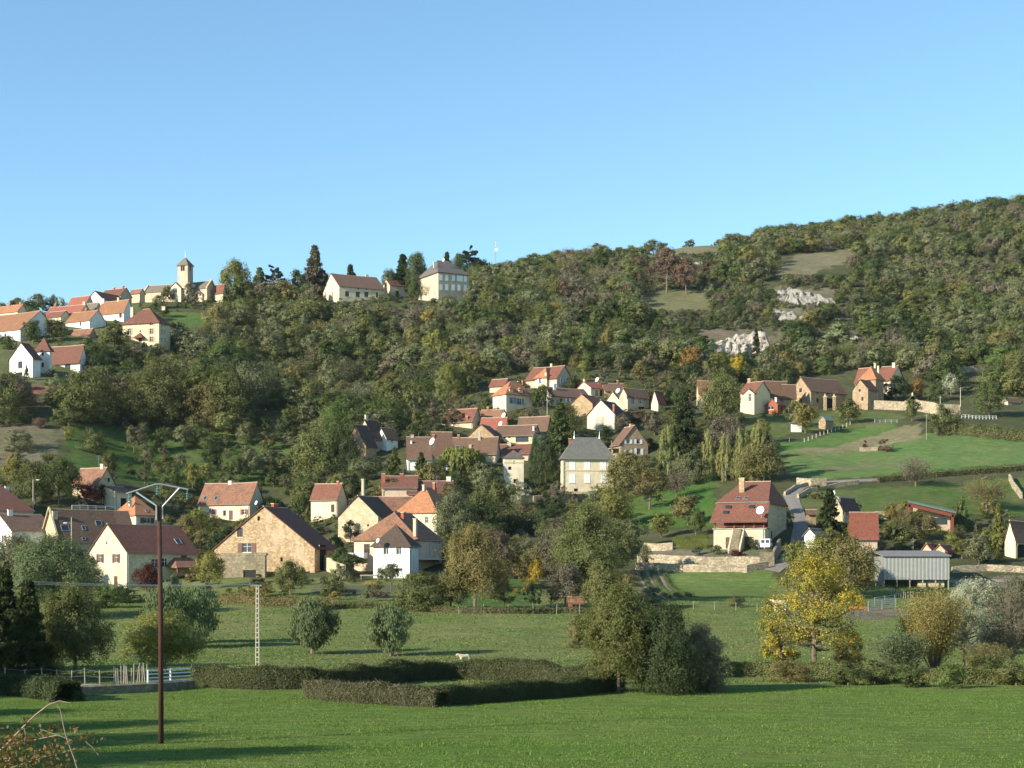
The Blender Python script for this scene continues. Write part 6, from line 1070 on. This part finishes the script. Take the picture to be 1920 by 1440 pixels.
# ---------------------------------------------------------------- poles, wires, fences, animals, van
# front pole of creosoted wood with its steel crossarm
b = G(302, D=65); r = empty('utility_pole', b, 0, label='tall brown wooden pole with a bent steel crossarm in the front meadow', cat='utility pole'); q = lambda px, py, dy=0: P(px, py, 65+dy)
mb = MB(); mb.tube([b-Vector((0,0,.5)), P(301.5,1170,65), q(298.5,946)], [.11,.10,.085], 12); mb.build('pole', [MT['pole']], root=r, smooth=True)
mb = MB(); mb.tube([q(237,926,-.12), q(292,908,-.12), q(303,908,-.12), q(353,918,-.12)], .035, 5); mb.tube([q(293,975,-.12), q(293,948,-.12), q(256,923,-.12)], .04, 5); mb.tube([q(305,973,-.12), q(305,950,-.12), q(337,915,-.12)], .04, 5); mb.build('crossarm', [MT['metal']], root=r)
for px, py in ((242,925),(295,909),(351,918)):
    mb = MB(); p = q(px, py+2, -.12); mb.tube([p, p-Vector((0,0,.08))], .015, 5)
    for k in range(3): z = p-Vector((0,0,.1+k*.1)); mb.tube([z, z-Vector((0,0,.03)), z-Vector((0,0,.07))], [.03,.075,.03], 8)
    mb.build('insulator', [MT['ins']], root=r)
# concrete ladder pole and wires
D1 = gd(483, 1249); b = G(483, D=D1); hz = (HY-1098)*D1/F-b.z; r = empty('utility_pole', b, 0, label='grey concrete ladder pole carrying the wires, behind the clipped hedges', cat='utility pole'); mb = MB()
for s_ in (-1, 1): mb.tube([b+Vector((s_*.14,0,-.4)), b+Vector((s_*.10,0,hz))], .045, 4)
for k in range(16): z = .3+k*hz/16.5; mb.box(-.11,.11,-.04,.04,z,z+.09,0,lambda p: b+Vector(p))
mb.build('pole', [MT['concrete']], root=r); mb = MB(); mb.box(-.6,.35,-.04,.04,hz-.05,hz+.03,0,lambda p: b+Vector(p)); mb.build('crossarm', [MT['metal']], root=r)
def wire(label, a, c, sag, rad=.014):
    mb = MB(); mb.tube([a.lerp(c, k/24)-Vector((0,0,sag*4*(k/24)*(1-k/24))) for k in range(25)], rad, 4, cap=False); return mb.build('power_line', [MT['metal']], label=label, cat='wire')
top = b+Vector((0,0,hz+.1))
for k, (dx, dz) in enumerate(((-.55,0),(-.3,.02),(.3,0))): wire(['power wire strung from the concrete pole to the left, lowest strand','power wire strung from the concrete pole to the left, middle strand','power wire strung from the concrete pole to the left, top strand'][k], top+Vector((dx,0,dz)), P(-160,1080+k*4-4,D1*.97), .35)
def pole(px, py, top, label, m='concrete', rad=.11, lamp=None, D=None, name='utility_pole', cat='utility pole'):
    D = D or gd(px, py); b = G(px, D=D); t = P(px, top, D); r = empty(name, b, 0, label=label, cat=cat); mb = MB(); mb.tube([b-Vector((0,0,.6)), t], [rad, rad*.7], 8); mb.build('pole', [MT[m]], root=r)
    if lamp:
        s_, dy = lamp; mb = MB(); a = t-Vector((0,0,dy)); mb.tube([a, a+Vector((s_*.5,-.1,.12)), a+Vector((s_*.9,-.2,.15))], .035, 5); mb.build('arm', [MT['metal']], root=r)
        mb = MB(); e = a+Vector((s_*.8,-.2,.1)); mb.box(-.32,.32,-.13,.13,-.06,.08,0,lambda p: e+Vector((p[0]+s_*.25,p[1],p[2]))); mb.build('lamp_head', [MT['white']], root=r)
    else:
        mb = MB(); mb.box(-.5,.5,-.05,.05,-.45,-.36,0,lambda p: t+Vector(p)); mb.build('crossarm', [MT['metal']], root=r)
    return r
pole(62,962,899,'pale street lamp pole in front of the dark tree at the left',lamp=(1,.2),name='street_lamp',cat='street lamp'); pole(134,1075,970,'street lamp pole in front of the old farmhouse roof',lamp=(-1,1.1),name='street_lamp',cat='street lamp')
pole(1763,806,742,'tall concrete pole at the top edge of the bright field','concrete'); pole(1737,824,776,'thin wooden pole standing in the bright field','oak',.08); pole(1801,762,726,'pole behind the right end of the garden wall','concrete')
pole(1026,782,748,'pale pole below the dormered house','concrete',.09); pole(786,812,779,'thin lamp pole in the shaded trees','oak',.08,lamp=(-1,.5),name='street_lamp',cat='street lamp'); pole(1068,1000,970,'thin grey pole rising from the garden trees','oak',.07)
pole(1425,752,722,'thin pole before the broad brown barn roof','oak',.07); pole(1712,1035,1008,'thin pale post beside the corrugated barn','concrete',.06)
D = 700; b = G(929, D=D); r = empty('radio_mast', b, 0, label='thin lattice radio mast with a small dish on the skyline', cat='radio mast'); t = P(929,450,D); mb = MB()
for s_ in ((-.3,-.3),(.3,-.3),(0,.35)): mb.tube([b+Vector(s_+(0,)), t+Vector((s_[0]*.6,s_[1]*.6,0))], .05, 4, cap=False)
H_ = t.z-b.z
for k in range(26): z = k*H_/26; c = b.z+z; mb.tube([(b.x-.3,D-.3,c),(b.x+.3,D-.3,c+H_/26)], .03, 3, cap=False); mb.tube([(b.x+.3,D-.3,c),(b.x-.3,D-.3,c+H_/26)], .03, 3, cap=False)
mb.build('lattice', [MT['metal']], root=r); mb = MB(); mb.tube([P(930.5,468,D-.6), P(930.5,468,D-.3)], [.75,.5], 12); mb.build('dish', [MT['white']], root=r); mb = MB(); mb.box(-.15,.15,-.3,-.1,H_-3,H_-.5,0,lambda p: b+Vector(p)); mb.build('antenna', [MT['white']], root=r)
def tvaerial(px, py, base, D, label):
    b = P(px, base, D); t = P(px, py, D); r = empty('tv_aerial', b, 0, label=label, cat='aerial'); mb = MB(); mb.tube([b, t], .025, 4); mb.build('mast', [MT['metal']], root=r); mb = MB()
    for k in range(4): z = t-Vector((0,0,.1+k*.28)); mb.tube([z-Vector((.55,0,0)), z+Vector((.55,0,0))], .018, 4)
    mb.build('elements', [MT['metal']], root=r)
tvaerial(819,892,915,306,'television aerial over the orange hipped roof'); tvaerial(185,853,880,gd(190,944)+2,'television aerial above the patchy roofed cottage'); tvaerial(242,930,955,296,'television aerial on the small pyramid roof')
# fences: posts are parts
def fence(label, pts, sp, hgt, m='oak', wires=2, rad=.05, lean=.08, name='post_fence', rail=None, sq=False):
    g = [G(*p) for p in pts]; r = empty(name, g[0], 0, label=label, cat='fence'); L = []
    for a, c in zip(g, g[1:]):
        n = max(1, int((c-a).length/sp)); L += [a.lerp(c, k/n) for k in range(n)]
    L.append(g[-1]); tops = []
    for p in L[:100]:
        z = float(zxy(p.x, p.y)); h = hgt*random.uniform(.88, 1.12) if not sq else hgt; a = Vector((p.x, p.y, z-.3)); t = Vector((p.x+random.uniform(-lean, lean), p.y, z+h)); mb = MB(); mb.tube([a, t], [rad, rad*.85], 4 if sq else 6); mb.build('post', [MT[m]], root=r); tops.append((p, z, h))
    mb = MB()
    for k in range(wires):
        f = .9-k*.38; mb.tube([Vector((p.x, p.y, z+h*f)) for p, z, h in tops], .008 if not rail else rail, 4, cap=False)
    if wires: mb.build('rail' if rail else 'wire', [MT[m] if rail else MT['metal']], root=r)
    return r
fence('row of wooden fence posts below the gardens', [(860,1152),(1000,1150),(1130,1152)], 2.8, 1.2); fence('wooden post fence at the foot of the striped garden field', [(1300,1142),(1420,1146),(1560,1146)], 2.3, 1.15)
fence('uneven wooden stakes beside the white gate', [(215,1290),(240,1284),(278,1278)], .55, 1.25, lean=.15); fence('thin stakes of the dark fence under the conifers', [(10,1282),(80,1280),(160,1283),(215,1284)], 1.1, 1.0,lean=.1)
fence('white concrete post fence running up beside the green roofed shed', [(1508,829),(1545,815),(1594,797)], 2.4, 1.0, 'concrete', 1, .1, 0, sq=True); fence('low pale post fence below the birches', [(1445,830),(1480,829),(1508,829)], 3.2, 1.0, 'concrete', 2, .06, 0, sq=True)
fence('wooden stakes beside the corrugated barn', [(1630,1102),(1668,1112),(1712,1124)], 1.2, 1.1); fence('white balustrade fence in front of the patchy roofed cottage', [(135,955),(180,956),(216,957)], 1.6, .9, 'white', 2, .07, 0, rail=.05, sq=True)
fence('white garden fence on the right slope', [(1803,784),(1830,786),(1868,786)], 1.0, 1.0, 'white', 2, .07, 0, rail=.05, sq=True)
fence('grey steel rails in front of the lone wall tree', [(1640,792),(1660,793),(1682,793)], 1.5, .9, 'metal', 2, .05, 0, rail=.04, sq=True)
def gate(label, a, c, hgt, m, rails, D=None, rad=.045):
    pa, pc = G(*a), G(*c); r = empty('field_gate', pa, 0, label=label, cat='gate'); u = (pc-pa)
    for k in (0, .5, 1): p = pa+u*k; mb = MB(); mb.tube([p-Vector((0,0,.2)), p+Vector((0,0,hgt))], rad*1.6, 5); mb.build('post', [MT[m]], root=r)
    for k in range(rails): z = Vector((0,0,hgt*(.2+.75*k/(rails-1)))); mb = MB(); mb.tube([pa+z, pc+z], rad, 5); mb.build('rail', [MT[m]], root=r)
    return r
gate('white weathered wooden gate beside the wooden pole', (277,1284), (361,1279), 1.0, 'white', 4, rad=.045); gate('galvanised steel field gate right of the golden tree', (1628,1146), (1679,1141), 1.3, 'metal', 5); gate('second galvanised gate leaf standing behind', (1640,1136), (1678,1131), 1.2, 'metal', 4, rad=.03)
# low orange feed trough
b = G(1608,1144); r = empty('feed_trough', b, 0, label='low orange feed trough beside the field gate', cat='trough'); mb = MB(); mb.slab([b+Vector((-1.1,-.3,.5)), b+Vector((1.1,-.3,.5)), b+Vector((1.1,.3,.5)), b+Vector((-1.1,.3,.5))], [(0,1,2,3)], .3); mb.build('basin', [MT['orange']], root=r)
for s_ in (-.95,.95): mb = MB(); mb.box(-.05,.05,-.28,.28,-.05,.2,0,lambda p: b+Vector((p[0]+s_,p[1],p[2]))); mb.build('leg', [MT['orange']], root=r)
# cows
def cow(px, py, face, label, lying=False, s=1.0):
    p = G(px, py); p.z -= (.62 if lying else 0)*s; root = empty('cow', p, face, label=label, cat='cow', group='cream cows')
    V = [(-.75,0,1.15),(-.3,0,1.1),(.25,0,1.1),(.65,0,1.2),(.98,0,1.38),(1.22,0,1.45),(1.5,0,1.25)]; R_ = [.27,.36,.37,.32,.2,.17,.1]; E = [(i, i+1) for i in range(6)]
    for sx, sy in ((-.72,.2),(-.72,-.2),(.6,.2),(.6,-.2)):
        n = len(V); back = sx < 0; a = 0 if back else 3; V += [(sx, sy, .85),(sx+(-.1 if back else .03), sy, .48),(sx+(0 if back else 0), sy, .22),(sx+.02, sy, .04)]; R_ += [.17,.09,.065,.07]; E += [(a, n),(n, n+1),(n+1, n+2),(n+2, n+3)]
    n = len(V); V += [(-1.0,0,1.2),(-1.05,0,.75)]; R_ += [.04,.03]; E += [(0, n),(n, n+1)]
    n = len(V); V += [(1.17,.22,1.52),(1.17,-.22,1.52)]; R_ += [.04,.04]; E += [(5, n),(5, n+1)]
    me = bpy.data.meshes.new('cow_body'); me.from_pydata([(x*s, y*s, z*s) for x, y, z in V], E, []); me.materials.append(MT['cow']); o = bpy.data.objects.new('body', me); link(o, root)
    m = o.modifiers.new('skin', 'SKIN')
    if not me.skin_vertices: 
        bpy.context.view_layer.objects.active = o; o.select_set(True); bpy.ops.mesh.customdata_skin_add()
    for i, q in enumerate(me.skin_vertices[0].data): q.radius = (R_[i]*s, R_[i]*s); q.use_root = (i == 1)
    o.modifiers.new('sub', 'SUBSURF').render_levels = 2
cow(871,1236,math.radians(200),'cream cow lying in the grass behind the clipped hedge',True,.55); cow(1462,1146,math.radians(185),'cream cow standing half hidden behind the golden tree')
# white van
b = G(1432,1030)+Vector((0,-1.0,0)); b = P(1437,1030,gd(1437,1034)-4.0); r = empty('parked_van', b, math.radians(74), label='small white van parked in front of the large stone house', cat='van', ); Mv = ROOTM[r.name]
def vb(mb, *a, m=0): mb.box(*a, m, lambda p: Mv @ Vector(p))
me_ = MB(); prof_ = [(-1.9,.35),(-1.9,1.0),(-1.82,1.75),(.55,1.8),(1.15,1.15),(1.95,.95),(2.0,.35)]
for y in (-.8,.8): me_.poly([Mv @ Vector((x, y, z)) for x, z in (prof_ if y > 0 else prof_[::-1])])
for (x0, z0), (x1, z1) in zip(prof_, prof_[1:]+prof_[:1]): me_.poly([Mv @ Vector(p) for p in ((x0,-.8,z0),(x0,.8,z0),(x1,.8,z1),(x1,-.8,z1))])
bd = me_.build('body', [MT['carw']], root=r)
for (x, y) in ((-1.25,-.82),(1.2,-.82),(-1.25,.82),(1.2,.82)): mb = MB(); mb.tube([Mv @ Vector((x, y-.08, .3)), Mv @ Vector((x, y+.08, .3))], .3, 14); mb.build('wheel', [MT['rubber']], root=r)
mb = MB(); vb(mb, .1,.8,-.815,-.805,1.05,1.55); vb(mb, -1.93,-1.905,-.65,-.1,1.05,1.55); vb(mb, -1.93,-1.905,.1,.65,1.05,1.55); vb(mb, -.9,-.1,-.815,-.805,1.1,1.55); mb.build('window', [MT['glass']], root=r)
# small garden things
def smallbox(px, py, w, h, d, m, label, cat, name, D=None):
    b = G(px, py, D); mb = MB(); mb.slab([b+Vector((-w/2,-d/2,h)), b+Vector((w/2,-d/2,h)), b+Vector((w/2,d/2,h)), b+Vector((-w/2,d/2,h))], [(0,1,2,3)], h*.25); r = empty(name, b, 0, label=label, cat=cat); mb.build('top', [MT[m]], root=r)
    for sx in (-1,1): mb = MB(); mb.box(-.06,.06,-d*.45,d*.45,0,h*.76,0,lambda p: b+Vector((p[0]+sx*w*.45,p[1],p[2]))); mb.build('leg', [MT[m]], root=r)
H('small red brick shed at the foot of the central tree',1066,1067,1090,1144,1127,1121,'x',6,wall='w_brick',roof='r_old',W=2.4,name='shed',cat='shed',wins=[('R',1080,1138,.8,1.4,'door')])
smallbox(690,1097,.9,.5,.5,'orange','small yellow orange garden crate, left of two','crate','crate'); smallbox(705,1098,.8,.5,.5,'orange','small yellow orange garden crate, right of two','crate','crate')
smallbox(693,1088,3.0,.9,1.0,'oak','grey garden bench table by the white box wing','table','garden_table')
0 and H('narrow open lean-to of old planks in the garden',1076,1077,1090,1142,1128,1122,'x',8,wall='w_brick',roof='r_old',W=2.2,name='shed',cat='shed') if 0 else None
# gate pier of the walled farm garden
b = G(1711,768); r = empty('gate_pier', b, 0, label='pointed stone gate pier in the middle of the pale garden wall', cat='pier'); mb = MB(); mb.slab([b+Vector((-2.2,-.4,2.5)), b+Vector((2.2,-.4,2.5)), b+Vector((2.2,.3,2.5)), b+Vector((-2.2,.3,2.5))], [(0,1,2,3)], 3.0)
mb.slab([b+Vector((-1.6,-.3,2.6)), b+Vector((1.6,-.3,2.6)), b+Vector((0,-.3,3.9)), b+Vector((0,.2,3.9)), b+Vector((-1.6,.2,2.6)), b+Vector((1.6,.2,2.6))], [(0,1,2),(4,3,5),(0,2,3,4),(1,5,3,2)], .05); mb.build('pier', [MT['w_dry']], root=r)
mb = MB(); mb.tube([b+Vector((0,0,3.8)), b+Vector((0,0,4.3)), b+Vector((0,0,4.8))], [.18,.3,.1], 8); mb.build('finial', [MT['stonetrim']], root=r)
# stone gateway of the barn
for px in (1547,1564):
    b = G(px,769); r = empty('gate_pier', b, 0, label='stepped stone gate pier before the big stone barn, '+('left' if px == 1547 else 'right')+' one', cat='pier'); mb = MB(); mb.box(-.4,.4,-.35,.35,-.5,3.6,0,lambda p: b+Vector(p)); mb.build('pier', [MT['w_ochre']], root=r)
    mb = MB(); mb.box(-.5,.5,-.45,.45,3.6,3.85,0,lambda p: b+Vector(p)); mb.tube([b+Vector((0,0,3.85)), b+Vector((0,0,4.6))], [.3,.05], 6); mb.build('cap', [MT['stonetrim']], root=r)
# polytunnel hoops
for k, px in enumerate((888,903,917)):
    b = G(px,768); mb = MB(); mb.tube([b+Vector((math.cos(t)*.95,0,math.sin(t)*1.1)) for t in [math.pi*i/12 for i in range(13)]], .05, 5); mb.build('garden_hoop', [MT['metal']], label=['metal garden hoop above the red brown roof, leftmost of three','metal garden hoop above the red brown roof, middle of three','metal garden hoop above the red brown roof, rightmost of three'][k], cat='hoop')
# bramble in front
r = empty('bramble', Vector((-1.9,5.2,-1.95)), 0, label='arching bramble stem with withered leaves at the lower left corner', cat='bramble'); Db = 5.2; q = lambda px, py, d=0: P(px, py, Db+d)
mb = MB(); mb.tube([q(-40,1450), q(-5,1412), q(12,1397), q(40,1367), q(66,1341), q(92,1321), q(112,1314), q(124,1317), q(133,1318)], [.0042,.004,.0036,.0034,.003,.0027,.002,.0017,.001], 6)
mb.tube([q(107,1320,-.05), q(114,1334,-.05), q(118,1356,-.05), q(123,1378,-.05), q(133,1406,-.05), q(140,1425,-.05), q(150,1460,-.05)], [.0009,.0013,.0016,.0018,.002,.002,.002], 6)
mb.tube([q(-10,1475,.1), q(26,1410,.1)], [.003,.003], 5); mb.tube([q(45,1362), q(48,1378), q(46,1395)], .0015, 5); mb.tube([q(75,1367,.1), q(90,1372,.1), q(118,1382,.1), q(140,1390,.1)], .0015, 5)
mb.tube([q(0,1395,.1), q(60,1388,.15), q(110,1378,.1)], .0015, 5); mb.tube([q(160,1390,.05), q(172,1400,.05), q(185,1416,.05)], .0013, 5); mb.tube([q(20,1440,.1), q(80,1420,.1), q(130,1408,.1)], .0018, 5)
mb.build('stem', [m_plain('dry bramble stem', (.27,.20,.145), .8, 0, .5, 30)], root=r)
cl = [(20,1385,24,14,60),(40,1392,22,12,60),(55,1362,10,10,14),(85,1372,10,6,16),(92,1366,8,5,10),(105,1400,18,14,40),(75,1408,22,14,50),(20,1425,30,20,110),(60,1435,34,16,90),(110,1440,26,12,50),(130,1368,6,5,10),(150,1382,8,5,12),(168,1397,8,6,12),(142,1390,6,4,8),(100,1390,10,8,18),(5,1400,20,20,50),(45,1350,6,6,8),(118,1417,8,6,10)]
C = np.concatenate([np.stack([np.random.default_rng(i).normal(px, sx*.5, n), np.random.default_rng(i+50).normal(py, sy*.5, n), np.random.default_rng(i+90).normal(0, .08, n)], 1) for i, (px, py, sx, sy, n) in enumerate(cl)])
C3 = np.stack([(C[:, 0]-960)*Db/F, Db+C[:, 2], (HY-C[:, 1])*Db/F], 1); n = len(C3); V, Fq = leafquads(C3, unit(RNG.normal(size=(n, 3))), np.full(n, .0085), 1.1)
V -= np.array((-1.9,5.2,-1.95)); o = link(bpy.data.objects.new('leaves', npmesh('leaves', V, Fq, [MT['leaf']], None, [('v', 'FACE', 'FLOAT', RNG.random(n))])), r); o.color = (.15,.10,.035,1)
print('objects', len(bpy.data.objects))

# ---------------------------------------------------------------- air between the camera and the hill
m, t, b = newmat('haze'); t.nodes.remove(b); v = N(t, 'ShaderNodeVolumePrincipled'); v.inputs['Color'].default_value = (.80,.88,1,1); v.inputs['Density'].default_value = .00003; v.inputs['Anisotropy'].default_value = .2
t.links.new(v.outputs[0], t.nodes['Material Output'].inputs['Volume']); mb = MB(); mb.box(-3600, 3700, -20, 3050, -12, 264); tag(mb.build('haze', [m]), kind='stuff')
_c = {}
for o in bpy.data.objects:
    if o.parent is None and 'category' in o: _c[o.name.split('.')[0]] = _c.get(o.name.split('.')[0], 0)+1
    if 'label' in o and not 4 <= len(o['label'].split()) <= 16: print('LABEL', o.name, o['label'])
print(_c)
